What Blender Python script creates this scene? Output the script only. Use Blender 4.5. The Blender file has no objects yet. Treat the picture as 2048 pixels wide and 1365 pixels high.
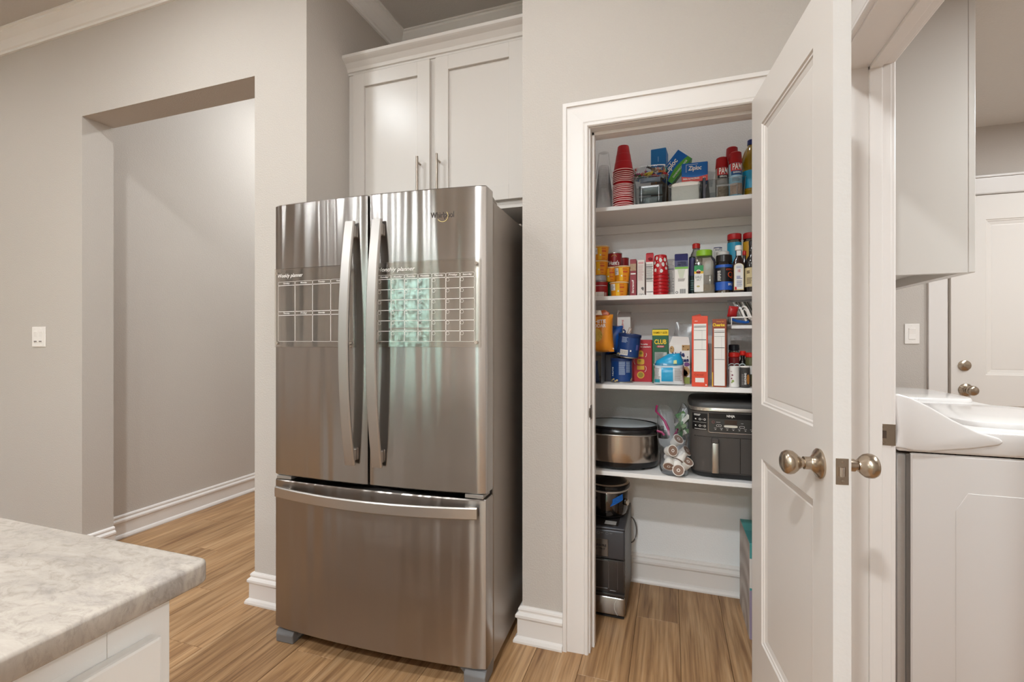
import bpy, bmesh, math, random
from math import sin, cos, pi, radians, sqrt, atan2
from mathutils import Vector, Matrix, Euler
random.seed(7)
S = bpy.context.scene
COL = S.collection

# ------------------------------------------------------------------ camera, world, exposure
EYE = 1.22
cd = bpy.data.cameras.new('camera'); cam = bpy.data.objects.new('camera', cd); COL.objects.link(cam)
cam.location = (0, 0, EYE); cam.rotation_euler = (pi / 2, 0, 0.3255)
cd.sensor_width = 36; cd.lens = 940 * 36 / 2048; cd.clip_start = 0.02
S.camera = cam
S.view_settings.view_transform = 'Standard'; S.view_settings.look = 'None'
S.view_settings.gamma = 1; S.view_settings.use_curve_mapping = False
S.view_settings.exposure = 0.12
W = bpy.data.worlds.new('sky'); S.world = W; W.use_nodes = True
wn = W.node_tree.nodes; bg = wn['Background']
st = wn.new('ShaderNodeTexSky'); st.sky_type = 'NISHITA'; st.sun_disc = False
st.sun_elevation = radians(50); st.sun_rotation = radians(200)
W.node_tree.links.new(st.outputs[0], bg.inputs[0]); bg.inputs[1].default_value = 2.6
sl = bpy.data.lights.new('sun', 'SUN'); sl.energy = 34; sl.angle = .01; sl.color = (1, .95, .88)
so = bpy.data.objects.new('sun', sl); COL.objects.link(so); so.rotation_euler = (radians(-38), 0, radians(14))    # high behind the house: falls on the terrace, not through the windows
try:
    S.cycles.use_denoising = True
    S.cycles.diffuse_bounces = 6; S.cycles.max_bounces = 14; S.cycles.transparent_max_bounces = 160
    S.cycles.sample_clamp_indirect = 6.0
except Exception: pass

CAN_W = 22.0      # watts of one recessed ceiling lamp
LAUNDRY_W = 33.0
HALL_W = 38.0

# ------------------------------------------------------------------ colours and materials
def lin(h):
    h = h.lstrip('#'); o = []
    for i in (0, 2, 4):
        c = int(h[i:i + 2], 16) / 255
        o.append(c / 12.92 if c <= .04045 else ((c + .055) / 1.055) ** 2.4)
    return tuple(o) + (1,)
MATS = {}
def mat(name, hexc='#808080', rough=.5, metal=0, spec=.5, coat=0, bump=None, emit=None, trans=0, ior=1.45, aniso=0, sss=0):
    if name in MATS: return MATS[name]
    m = bpy.data.materials.new(name); m.use_nodes = True; MATS[name] = m
    n = m.node_tree.nodes; l = m.node_tree.links; b = n['Principled BSDF']
    b.inputs['Base Color'].default_value = lin(hexc); b.inputs['Roughness'].default_value = rough
    b.inputs['Metallic'].default_value = metal; b.inputs['Specular IOR Level'].default_value = spec
    b.inputs['Coat Weight'].default_value = coat; b.inputs['IOR'].default_value = ior
    b.inputs['Transmission Weight'].default_value = trans; b.inputs['Anisotropic'].default_value = aniso
    if emit:
        b.inputs['Emission Color'].default_value = lin(emit[0]); b.inputs['Emission Strength'].default_value = emit[1]
    if bump:   # (scale, strength, distance)
        t = n.new('ShaderNodeTexCoord'); x = n.new('ShaderNodeTexNoise'); p = n.new('ShaderNodeBump')
        x.inputs['Scale'].default_value = bump[0]; x.inputs['Detail'].default_value = 3
        p.inputs['Strength'].default_value = bump[1]; p.inputs['Distance'].default_value = bump[2]
        l.new(t.outputs['Object'], x.inputs['Vector']); l.new(x.outputs['Fac'], p.inputs['Height']); l.new(p.outputs[0], b.inputs['Normal'])
    return m
def clear(name, hexc='#ffffff', refl=.12, rough=.08, blend=.25):
    """thin clear plastic or glass sheet: mostly see-through, with a glossy skin"""
    if name in MATS: return MATS[name]
    m = bpy.data.materials.new(name); m.use_nodes = True; MATS[name] = m
    n = m.node_tree.nodes; l = m.node_tree.links; n.clear()
    o = n.new('ShaderNodeOutputMaterial'); t = n.new('ShaderNodeBsdfTransparent'); g = n.new('ShaderNodeBsdfGlossy')
    mx = n.new('ShaderNodeMixShader'); lw = n.new('ShaderNodeLayerWeight'); ad = n.new('ShaderNodeMath'); ad.operation = 'ADD'; ad.use_clamp = True
    t.inputs[0].default_value = lin(hexc); g.inputs[0].default_value = (1, 1, 1, 1); g.inputs['Roughness'].default_value = rough
    lw.inputs['Blend'].default_value = blend; ad.inputs[1].default_value = refl
    l.new(lw.outputs['Fresnel'], ad.inputs[0]); l.new(ad.outputs[0], mx.inputs[0]); l.new(t.outputs[0], mx.inputs[1]); l.new(g.outputs[0], mx.inputs[2]); l.new(mx.outputs[0], o.inputs[0])
    return m
def nodes_of(m): return m.node_tree.nodes, m.node_tree.links, m.node_tree.nodes['Principled BSDF']

M_WALL = mat('wall_paint', '#c4bcb4', .82, spec=.25, bump=(150, .4, .004))
M_CEIL = mat('ceiling_paint', '#cbc6c1', .9, spec=.2, bump=(120, .25, .004))
M_CEIL2 = mat('ceiling_paint_lightened', '#d9d3cc', .85, spec=.3, bump=(110, .35, .004))  # lighter copy of the ceiling paint, for light the laundry lamps don't throw upward
M_PANT = mat('pantry_bounce_paint', '#efeeed', .85, spec=.25, bump=(150, .4, .004))  # wall paint whitened so that more light bounces inside the pantry
M_TRIM = mat('trim_enamel', '#e3ddd8', .35, spec=.4)
M_DOOR = mat('door_enamel', '#e2dbd4', .38, spec=.4)
M_DOOREDGE = mat('door_edge_paint', '#dfdbd7', .5, spec=.3, bump=(60, .3, .002))
M_CAB = mat('cabinet_enamel', '#cac3bc', .3, spec=.45)
M_SHELF = mat('shelf_paint', '#efece9', .45, spec=.4)
M_ISL = mat('island_enamel', '#eceae6', .32, spec=.45)
M_NICKEL = mat('satin_nickel', '#b9aa98', .26, 1)
M_NICKEL2 = mat('nickel_plate', '#a89a8a', .36, 1)
M_BLACKGAP = mat('dark_gap', '#2a2624', .8)
M_WHITEPL = mat('white_plastic', '#f2ece6', .3)

# brushed stainless steel: brushed sideways, so highlights smear up and down, with a gentle ripple
def steel(name, hexc, rough, aniso, ripple, rot=0.25, bscale=(7, 1, .7), fine=.025):
    m = mat(name, hexc, rough, 1, aniso=aniso); n, l, b = nodes_of(m)
    tg = n.new('ShaderNodeTangent'); tg.direction_type = 'RADIAL'; tg.axis = 'Z'
    l.new(tg.outputs[0], b.inputs['Tangent']); b.inputs['Anisotropic Rotation'].default_value = rot
    t = n.new('ShaderNodeTexCoord'); mp = n.new('ShaderNodeMapping'); x = n.new('ShaderNodeTexNoise'); p = n.new('ShaderNodeBump')
    mp.inputs['Scale'].default_value = bscale; x.inputs['Scale'].default_value = 2.6; x.inputs['Detail'].default_value = 1
    p.inputs['Strength'].default_value = ripple; p.inputs['Distance'].default_value = .02
    l.new(t.outputs['Object'], mp.inputs[0]); l.new(mp.outputs[0], x.inputs['Vector']); l.new(x.outputs['Fac'], p.inputs['Height'])
    # fine horizontal brushing
    mp2 = n.new('ShaderNodeMapping'); mp2.inputs['Scale'].default_value = (4, 4, 900); x2 = n.new('ShaderNodeTexNoise'); x2.inputs['Scale'].default_value = 1; x2.inputs['Detail'].default_value = 2
    mr = n.new('ShaderNodeMapRange'); mr.inputs[3].default_value = rough - fine; mr.inputs[4].default_value = rough + fine
    l.new(t.outputs['Object'], mp2.inputs[0]); l.new(mp2.outputs[0], x2.inputs['Vector']); l.new(x2.outputs['Fac'], mr.inputs[0]); l.new(mr.outputs[0], b.inputs['Roughness'])
    l.new(p.outputs[0], b.inputs['Normal'])
    return m
M_STEEL = steel('brushed_steel', '#b0aba7', .21, .82, .42, bscale=(4.6, 1, .35)); M_STEEL2 = steel('brushed_steel_drawer', '#a59e98', .28, .9, .55, bscale=(5, 1, .4), fine=.008)
M_CROWN = mat('crown_enamel', '#f2efec', .4, spec=.4)
M_STEELSIDE = mat('grey_steel_side', '#a09890', .34, .45, bump=(300, .08, .001))
M_HANDLE = mat('handle_steel', '#c4bfba', .38, 1)
M_CHROME = mat('polished_steel', '#cfc6bb', .14, 1)

# oak-look vinyl planks: grain runs along local Y, every plank shifted by its own random number
def wood():
    m = mat('oak_plank', '#a07d58', .42, spec=.4); n, l, b = nodes_of(m)
    t = n.new('ShaderNodeTexCoord'); oi = n.new('ShaderNodeObjectInfo'); cm = n.new('ShaderNodeCombineXYZ'); ml = n.new('ShaderNodeMath'); ml.operation = 'MULTIPLY'; ml.inputs[1].default_value = 37
    va = n.new('ShaderNodeVectorMath'); va.operation = 'ADD'
    l.new(oi.outputs['Random'], ml.inputs[0]); l.new(ml.outputs[0], cm.inputs[0]); l.new(ml.outputs[0], cm.inputs[1]); l.new(t.outputs['Object'], va.inputs[0]); l.new(cm.outputs[0], va.inputs[1])
    def noise(sc, scale, detail, dist=0):
        mp = n.new('ShaderNodeMapping'); mp.inputs['Scale'].default_value = sc; x = n.new('ShaderNodeTexNoise'); x.inputs['Scale'].default_value = scale; x.inputs['Detail'].default_value = detail; x.inputs['Distortion'].default_value = dist
        l.new(va.outputs[0], mp.inputs[0]); l.new(mp.outputs[0], x.inputs['Vector']); return x.outputs['Fac']
    a = noise((16, 1.1, 1), 1.3, 4, 1.2); c = noise((120, 3.5, 1), 1, 3, .2); k = noise((5, .9, 1), 1, 2, .5)
    r = n.new('ShaderNodeValToRGB'); e = r.color_ramp.elements
    e[0].position = .28; e[0].color = lin('#8a6646'); e[1].position = .74; e[1].color = lin('#c6a37c')
    q = e.new(.5); q.color = lin('#b08a62')
    l.new(a, r.inputs[0])
    r2 = n.new('ShaderNodeValToRGB'); r2.color_ramp.elements[0].position = .35; r2.color_ramp.elements[0].color = (.62, .58, .55, 1); r2.color_ramp.elements[1].position = .58; r2.color_ramp.elements[1].color = (1, 1, 1, 1)
    l.new(c, r2.inputs[0])
    mx = n.new('ShaderNodeMixRGB'); mx.blend_type = 'MULTIPLY'; mx.inputs[0].default_value = .75; l.new(r.outputs[0], mx.inputs[1]); l.new(r2.outputs[0], mx.inputs[2])
    r3 = n.new('ShaderNodeValToRGB'); r3.color_ramp.elements[0].color = (.82, .8, .78, 1); r3.color_ramp.elements[1].color = (1.12, 1.12, 1.12, 1); l.new(k, r3.inputs[0])
    mx2 = n.new('ShaderNodeMixRGB'); mx2.blend_type = 'MULTIPLY'; mx2.inputs[0].default_value = 1; l.new(mx.outputs[0], mx2.inputs[1]); l.new(r3.outputs[0], mx2.inputs[2])
    hs = n.new('ShaderNodeHueSaturation'); mr = n.new('ShaderNodeMapRange'); mr.inputs[3].default_value = .9; mr.inputs[4].default_value = 1.12; l.new(oi.outputs['Random'], mr.inputs[0]); l.new(mr.outputs[0], hs.inputs['Value']); l.new(mx2.outputs[0], hs.inputs['Color'])
    l.new(hs.outputs[0], b.inputs['Base Color'])
    p = n.new('ShaderNodeBump'); p.inputs['Strength'].default_value = .12; p.inputs['Distance'].default_value = .002; l.new(c, p.inputs['Height']); l.new(p.outputs[0], b.inputs['Normal'])
    return m
M_WOOD = wood()

def stone():
    m = mat('quartzite', '#cfc6ba', .22, spec=.5); n, l, b = nodes_of(m)
    t = n.new('ShaderNodeTexCoord')
    def noise(sc, scale, detail, dist, rough=.6):
        mp = n.new('ShaderNodeMapping'); mp.inputs['Scale'].default_value = sc; mp.inputs['Rotation'].default_value = (0, 0, .5)
        x = n.new('ShaderNodeTexNoise'); x.inputs['Scale'].default_value = scale; x.inputs['Detail'].default_value = detail; x.inputs['Distortion'].default_value = dist; x.inputs['Roughness'].default_value = rough
        l.new(t.outputs['Object'], mp.inputs[0]); l.new(mp.outputs[0], x.inputs['Vector']); return x.outputs['Fac']
    a = noise((1, 2.2, 1), 6, 10, 1.2, .72); f = noise((1, 1.8, 1), 38, 6, .8, .75)
    r = n.new('ShaderNodeValToRGB'); e = r.color_ramp.elements
    e[0].position = .22; e[0].color = lin('#8f8780'); e[1].position = .8; e[1].color = lin('#c8c0b7')
    for pos, h in ((.38, '#a39a92'), (.5, '#b1a79c'), (.62, '#bab0a5')): q = e.new(pos); q.color = lin(h)
    l.new(a, r.inputs[0])
    r2 = n.new('ShaderNodeValToRGB'); r2.color_ramp.elements[0].position = .3; r2.color_ramp.elements[0].color = (.6, .58, .57, 1); r2.color_ramp.elements[1].position = .52; r2.color_ramp.elements[1].color = (1, 1, 1, 1); l.new(f, r2.inputs[0])
    mx = n.new('ShaderNodeMixRGB'); mx.blend_type = 'MULTIPLY'; mx.inputs[0].default_value = .72; l.new(r.outputs[0], mx.inputs[1]); l.new(r2.outputs[0], mx.inputs[2])
    l.new(mx.outputs[0], b.inputs['Base Color'])
    return m
M_STONE = stone()

# ------------------------------------------------------------------ mesh helpers
def O(name, bm, m, parent=None, loc=None, smooth=None):
    me = bpy.data.meshes.new(name); bm.normal_update(); bm.to_mesh(me); bm.free()
    ms = m if isinstance(m, (list, tuple)) else [m]
    for q in ms: me.materials.append(q)
    if smooth:
        me.polygons.foreach_set('use_smooth', [True] * len(me.polygons)); me.set_sharp_from_angle(angle=radians(smooth))
    o = bpy.data.objects.new(name, me); COL.objects.link(o)
    if parent: o.parent = parent
    if loc: o.location = loc
    return o
def tag(o, label=None, cat=None, group=None, kind=None):
    if label: o['label'] = label
    if cat: o['category'] = cat
    if group: o['group'] = group
    if kind: o['kind'] = kind
    return o
def T(name, label, cat, loc, rz=0, group=None, kind=None):
    o = bpy.data.objects.new(name, None); COL.objects.link(o); o.location = loc; o.rotation_euler = (0, 0, rz); o.empty_display_size = .05
    return tag(o, label, cat, group, kind)
def B(*boxes, bev=0, seg=1):
    """boxes (x0,x1,y0,y1,z0,z1) in one bmesh, edges bevelled"""
    bm = bmesh.new()
    for x0, x1, y0, y1, z0, z1 in boxes:
        v = [bm.verts.new(p) for p in ((x0, y0, z0), (x1, y0, z0), (x1, y1, z0), (x0, y1, z0), (x0, y0, z1), (x1, y0, z1), (x1, y1, z1), (x0, y1, z1))]
        for f in ((3, 2, 1, 0), (4, 5, 6, 7), (0, 1, 5, 4), (1, 2, 6, 5), (2, 3, 7, 6), (3, 0, 4, 7)): bm.faces.new([v[i] for i in f])
    if bev: bmesh.ops.bevel(bm, geom=bm.edges[:], offset=bev, segments=seg, affect='EDGES', profile=.5)
    return bm
def PR(pts, a0, a1, axis='y', bev=0, seg=2):
    """2-D outline extruded along an axis; outline is (x,z) for y, (y,z) for x, (x,y) for z"""
    def mk(p, a): return {'y': (p[0], a, p[1]), 'x': (a, p[0], p[1]), 'z': (p[0], p[1], a)}[axis]
    bm = bmesh.new(); A = [bm.verts.new(mk(p, a0)) for p in pts]; C = [bm.verts.new(mk(p, a1)) for p in pts]; k = len(pts)
    bm.faces.new(A); bm.faces.new(C[::-1])
    for i in range(k): bm.faces.new((A[i], C[i], C[(i + 1) % k], A[(i + 1) % k]))
    bmesh.ops.recalc_face_normals(bm, faces=bm.faces[:])
    if bev:
        es = [e for e in bm.edges if len(e.link_faces) == 2 and e.calc_face_angle(0) > .5]
        bmesh.ops.bevel(bm, geom=es, offset=bev, segments=seg, affect='EDGES', profile=.5)
    return bm
def LA(prof, seg=24, c=(0, 0), sx=1, sy=1, bm=None):
    """lathe (r,z) about the vertical through c; sx, sy squash it into an oval"""
    bm = bm or bmesh.new(); rings = []
    for r, z in prof:
        if r < 1e-6: rings.append([bm.verts.new((c[0], c[1], z))])
        else: rings.append([bm.verts.new((c[0] + sx * r * cos(2 * pi * i / seg), c[1] + sy * r * sin(2 * pi * i / seg), z)) for i in range(seg)])
    for a, b in zip(rings, rings[1:]):
        for i in range(seg):
            j = (i + 1) % seg
            if len(a) == 1 and len(b) == 1: continue
            if len(a) == 1: bm.faces.new((a[0], b[i], b[j]))
            elif len(b) == 1: bm.faces.new((a[i], a[j], b[0]))
            else: bm.faces.new((a[i], a[j], b[j], b[i]))
    bmesh.ops.recalc_face_normals(bm, faces=bm.faces[:])
    return bm
def solid(r0, r1, z0, z1, b=.003, seg=24, **k):
    return LA([(0, z0), (r0 - b, z0), (r0, z0 + b), (r1, z1 - b), (r1 - b, z1), (0, z1)], seg, **k)
def TB(pts, r, seg=8, bm=None, closed=False):
    """tube along 3-D points"""
    bm = bm or bmesh.new(); pts = [Vector(p) for p in pts]; n = len(pts); rings = []
    up = Vector((0, 0, 1))
    for i, p in enumerate(pts):
        a = pts[(i - 1) % n] if (closed or i) else p; b = pts[(i + 1) % n] if (closed or i < n - 1) else p
        t = (b - a).normalized(); u = up if abs(t.dot(up)) < .95 else Vector((1, 0, 0))
        s = t.cross(u).normalized(); w = s.cross(t)
        rr = r[i] if isinstance(r, (list, tuple)) else r
        rings.append([bm.verts.new(p + rr * (cos(2 * pi * k / seg) * s + sin(2 * pi * k / seg) * w)) for k in range(seg)])
    m = n if closed else n - 1
    for i in range(m):
        a, b = rings[i], rings[(i + 1) % n]
        for k in range(seg): bm.faces.new((a[k], a[(k + 1) % seg], b[(k + 1) % seg], b[k]))
    if not closed: bm.faces.new(rings[0][::-1]); bm.faces.new(rings[-1])
    bmesh.ops.recalc_face_normals(bm, faces=bm.faces[:])
    return bm
def SW(path, prof, fmap, closed=False):
    """profile (offset sideways, out) swept along a 2-D path with mitred corners; fmap(u, v, out) -> xyz. Offset goes to the left of the path."""
    bm = bmesh.new(); n = len(path); rows = []
    for i, p in enumerate(path):
        d = []
        if closed or i: a = path[(i - 1) % n]; v = Vector((p[0] - a[0], p[1] - a[1])).normalized(); d.append(Vector((-v.y, v.x)))
        if closed or i < n - 1: b = path[(i + 1) % n]; v = Vector((b[0] - p[0], b[1] - p[1])).normalized(); d.append(Vector((-v.y, v.x)))
        if len(d) == 2:
            m = (d[0] + d[1]); m = m / max(.2, (1 + d[0].dot(d[1])))
        else: m = d[0]
        rows.append([bm.verts.new(fmap(p[0] + m.x * o, p[1] + m.y * o, h)) for o, h in prof])
    k = len(prof)
    for i in range(n if closed else n - 1):
        a, b = rows[i], rows[(i + 1) % n]
        for j in range(k): bm.faces.new((a[j], b[j], b[(j + 1) % k], a[(j + 1) % k]))
    if not closed: bm.faces.new(rows[0]); bm.faces.new(rows[-1][::-1])
    bmesh.ops.recalc_face_normals(bm, faces=bm.faces[:])
    return bm
def SS(n, a, b, e=4, cx=0, cy=0):
    """super-ellipse outline"""
    o = []
    for i in range(n):
        t = 2 * pi * i / n; c, s = cos(t), sin(t)
        o.append((cx + a * math.copysign(abs(c) ** (2 / e), c), cy + b * math.copysign(abs(s) ** (2 / e), s)))
    return o
def LOFT(rings, cap=True):
    bm = bmesh.new(); R = [[bm.verts.new(p) for p in r] for r in rings]; k = len(R[0])
    for a, b in zip(R, R[1:]):
        for i in range(k): bm.faces.new((a[i], a[(i + 1) % k], b[(i + 1) % k], b[i]))
    if cap: bm.faces.new(R[0][::-1]); bm.faces.new(R[-1])
    bmesh.ops.recalc_face_normals(bm, faces=bm.faces[:])
    return bm
def joinbm(*bms):
    out = bmesh.new()
    for b in bms:
        me = bpy.data.meshes.new('tmp'); b.to_mesh(me); b.free(); out.from_mesh(me); bpy.data.meshes.remove(me)
    return out
def wrap(bm, r, yoff=0):
    """bend a flat print standing at y=0 round a vertical cylinder of radius r about the origin"""
    for v in bm.verts:
        a = v.co.x / r; rr = r - v.co.y; v.co.x = rr * sin(a); v.co.y = -rr * cos(a)
    return bm
def rect(x0, x1, z0, z1, y=0, d=.0006, n=1):
    """thin printed patch facing -y, n columns so that it can be bent"""
    bm = bmesh.new()
    xs = [x0 + (x1 - x0) * i / n for i in range(n + 1)]
    f = [[bm.verts.new((x, yy, z)) for x in xs] for z, yy in ((z0, y - d), (z1, y - d))]
    for i in range(n): bm.faces.new((f[0][i], f[0][i + 1], f[1][i + 1], f[1][i]))
    return bm
def poly(pts, y=0):
    bm = bmesh.new(); bm.faces.new([bm.verts.new((x, y, z)) for x, z in pts]); bmesh.ops.recalc_face_normals(bm, faces=bm.faces[:])
    return bm
def circ(cx, cz, r, n=16, rz=None): return [(cx + r * cos(2 * pi * i / n), cz + (rz or r) * sin(2 * pi * i / n)) for i in range(n)]
def ring(cx, cz, r0, r1, y=0, n=20, a0=0, a1=2 * pi):
    bm = bmesh.new(); A = []; full = abs(a1 - a0 - 2 * pi) < 1e-6
    for i in range(n + (0 if full else 1)):
        t = a0 + (a1 - a0) * i / n; A.append((bm.verts.new((cx + r0 * cos(t), y, cz + r0 * sin(t))), bm.verts.new((cx + r1 * cos(t), y, cz + r1 * sin(t)))))
    for i in range(n if full else n): a, b = A[i], A[(i + 1) % len(A)]; bm.faces.new((a[0], a[1], b[1], b[0]))
    return bm
def bars(x0, x1, z0, z1, n, y=0, fill=.45, ragged=.35, seed=1, cols=1):
    """lines of small print"""
    rr = random.Random(seed); out = bmesh.new(); h = (z1 - z0) / n
    for i in range(n):
        z = z1 - i * h
        e = x1 - (x1 - x0) * rr.random() * ragged
        m = max(1, cols); xs = [x0 + (e - x0) * j / m for j in range(m + 1)]
        r0 = [out.verts.new((x, y, z - h * fill)) for x in xs]; r1 = [out.verts.new((x, y, z)) for x in xs]
        for j in range(m): out.faces.new((r0[j], r0[j + 1], r1[j + 1], r1[j]))
    return out
_TX = {}
def TXT(s, cx, cz, w, h, y=0, shear=0, bold=0, turn=0):
    """lettering fitted to a w x h box, standing in the xz plane and facing -y"""
    key = (s, bold, shear)
    if key not in _TX:
        c = bpy.data.curves.new('lettering', 'FONT'); c.body = s; c.align_x = 'CENTER'; c.offset = bold; c.shear = shear; c.resolution_u = 3
        o = bpy.data.objects.new('lettering', c); COL.objects.link(o); bpy.context.view_layer.update()
        me = bpy.data.meshes.new_from_object(o.evaluated_get(bpy.context.evaluated_depsgraph_get()))
        bpy.data.objects.remove(o); bpy.data.curves.remove(c); _TX[key] = me
    bm = bmesh.new(); bm.from_mesh(_TX[key])
    xs = [v.co.x for v in bm.verts]; ys = [v.co.y for v in bm.verts]
    mx, my = (min(xs) + max(xs)) / 2, (min(ys) + max(ys)) / 2; sx, sy = w / (max(xs) - min(xs)), h / (max(ys) - min(ys))
    ct, stt = cos(turn), sin(turn)
    for v in bm.verts:
        a, b = (v.co.x - mx) * sx, (v.co.y - my) * sy
        v.co = (cx + a * ct - b * stt, y, cz + a * stt + b * ct)
    bmesh.ops.recalc_face_normals(bm, faces=bm.faces[:])
    return bm
M_INK = mat('black_ink', '#26242a', .6); M_GREYINK = mat('grey_print', '#8c8785', .7); M_WHITEINK = mat('white_ink', '#f4f0ea', .5)
M_REDINK = mat('red_ink', '#c01f22', .5); M_NAVYINK = mat('navy_ink', '#1d2c63', .5); M_YELINK = mat('yellow_ink', '#f4cf28', .5)
def copy_tree(o, parent=None):
    c = o.copy(); COL.objects.link(c)
    if parent: c.parent = parent
    for k in o.children: copy_tree(k, c)
    return c

# ================================================================== the setting
YL, YP = 1.70, 1.834            # planes of the wall with the hall opening and of the pantry wall
XA, XB = -1.545, -0.574         # sides of the fridge alcove
XR = 0.478                      # wall with the laundry opening (kitchen face)
CEIL = 3.03
X0, Y0 = -6.2, -5.2             # far corner of the open kitchen behind the camera

# ---- floor: slab with vinyl planks laid along Y
fl = O('floor', B((X0, 3.2, Y0, 6.0, -.08, -.0052)), mat('floor_base', '#5b432e', .7)); tag(fl, 'oak-look vinyl plank floor', 'floor', kind='structure')
PW, PL = .18, 1.22
pm = None
for i in range(-15, 22):
    xx = -.504 - .5 * PW + i * PW
    if xx < -3.25 or xx > 3.1: continue
    off = ((i * 7) % 11) / 11 * PL
    y = -.4 - off
    while y < 3.9:
        ok = (xx < .62 or y > -.9) and y + PL > -.6
        if ok:
            if pm is None:
                o = O('plank', B((-PW / 2 + .0006, PW / 2 - .0006, .0005, PL - .0005, -.005, 0), bev=.0012), M_WOOD, fl); pm = o.data
            else:
                o = bpy.data.objects.new('plank', pm); COL.objects.link(o); o.parent = fl
            o.location = (xx, y, 0)
        y += PL
# beyond the planks that can be told apart
tag(O('plank_field', B((X0, -3.33, Y0, 6, -.0055, 0), (-3.33, 3.2, Y0, -1.0, -.0055, 0), (-3.33, 3.2, 4.6, 6, -.0055, 0)), M_WOOD, fl), kind='stuff')

# ---- ceiling
HC = 3.45
ce = O('ceiling', B((X0, XR + .2, Y0, YL + .155, CEIL, CEIL + .1), (XA - .115, XR + .2, YL + .155, 3.5, CEIL, CEIL + .1), (-3.36, XA, YL + .155, 5.5, HC, HC + .1)), M_CEIL); tag(ce, 'painted kitchen ceiling', 'ceiling', kind='structure')
tag(O('ceiling_laundry', B((XR + .13, 3.2, -.3, 3.5, 2.43, 2.53)), M_CEIL2), 'lower painted ceiling of the laundry room', 'ceiling', kind='structure')

# ---- walls
def wall(name, label, *bx, m=M_WALL):
    return tag(O(name, B(*bx), m), label, 'wall', kind='structure')
OPL, OPR, OPT = -3.08, -1.845, 2.462
wall('wall_left', 'greige textured wall with the cased-less hall opening', (X0, OPL, YL, YL + .155, 0, CEIL), (OPL, OPR, YL, YL + .155, OPT, CEIL), (OPR, XA, YL, YL + .155, 0, CEIL), (-3.36, XA, YL + .05, YL + .155, CEIL, HC))
wall('wall_alcove', 'side and back walls of the refrigerator alcove', (XA - .115, XA, YL + .155, 2.58, 0, CEIL), (XA - .115, XB, 2.46, 2.58, 0, CEIL), (XB, XB + .12, YP + .12, 2.58, 0, CEIL))
wall('wall_hall', 'greige wall of the hall seen through the opening', (-3.36, -3.235, YL + .155, 5.5, 0, HC), (-3.235, XA, 5.3, 5.5, 0, HC), (XA - .115, XA, 2.58, 5.3, 0, HC), (XA - .115, XA, YL + .155, 2.58, CEIL, HC))
JL, JR, JT = -.297, .312, 2.05     # pantry opening
wall('wall_pantry', 'greige wall round the pantry door', (XB, JL - .012, YP, YP + .12, 0, CEIL), (JL - .012, JR + .012, YP, YP + .12, JT + .012, CEIL), (JR + .012, XR, YP, YP + .12, 0, CEIL))
wall('wall_pantry_inside', 'grey inside walls of the pantry', (XB + .115, XB + .122, YP + .121, 2.48, 0, CEIL), (XB + .122, XR - .002, 2.48, 2.56, 0, CEIL), (XR - .008, XR - .001, YP + .121, 2.48, 0, CEIL), m=M_PANT)
LYF, LYN, LZ = 1.69, .80, 2.048     # laundry opening, far and near jamb
XL = XR + .145
wall('wall_right', 'greige wall with the laundry opening', (XR, XL, LYF + .012, 3.5, 0, CEIL), (XR, XL, LYN - .012, LYF + .012, LZ + .012, CEIL), (XR, XL, Y0, LYN - .012, 0, CEIL))
wall('wall_laundry', 'greige walls of the laundry room', (XL, 3.2, 3.36, 3.5, 0, 2.53), (3.0, 3.2, -.3, 3.36, 0, 2.53), (XL, 3.2, -.4, -.3, 0, 2.53))
WINS = ((-4.95, -4.25, .45, 2.45), (-4.05, -3.1, .45, 2.45), (-.85, .3, .08, 2.3))
bx, xx = [], X0 - .15
for a, b, c, d in WINS:
    bx += [(xx, a, Y0 - .15, Y0, 0, CEIL), (a, b, Y0 - .15, Y0, 0, c), (a, b, Y0 - .15, Y0, d, CEIL)]; xx = b
wall('wall_back', 'kitchen wall behind the camera, seen only in reflections', *bx, (xx, XL, Y0 - .15, Y0, 0, CEIL))
wall('wall_far_left', 'kitchen wall at the far left, out of view', (X0 - .15, X0, Y0, YL, 0, CEIL))

# ---- windows of the back wall (reflected in the planners and the steel)
for k, (a, b, c, d) in enumerate(WINS):
    m_ = (c + d) / 2
    w = tag(O('window_%d' % (k + 1), B((a, a + .05, Y0 - .1, Y0 - .02, c, d), (b - .05, b, Y0 - .1, Y0 - .02, c, d), (a, b, Y0 - .1, Y0 - .02, c, c + .05), (a, b, Y0 - .1, Y0 - .02, d - .05, d), (a, b, Y0 - .09, Y0 - .03, m_ - .02, m_ + .02), bev=.004), M_TRIM), 'white window behind the camera', 'window', kind='structure')
    O('pane', B((a + .05, b - .05, Y0 - .07, Y0 - .064, c + .05, m_ - .02)), clear('window_glass', '#f8fdfb', .02, .0), w); O('pane', B((a + .05, b - .05, Y0 - .06, Y0 - .054, m_ + .02, d - .05)), MATS['window_glass'], w)
    pl_ = bpy.data.lights.new('sky_portal', 'AREA'); pl_.shape = 'RECTANGLE'; pl_.size = b - a; pl_.size_y = d - c; pl_.cycles.is_portal = True
    po = bpy.data.objects.new('sky_portal', pl_); COL.objects.link(po); po.location = ((a + b) / 2, Y0 - .12, m_); po.rotation_euler = (-pi / 2, 0, 0); po.parent = w
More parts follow.
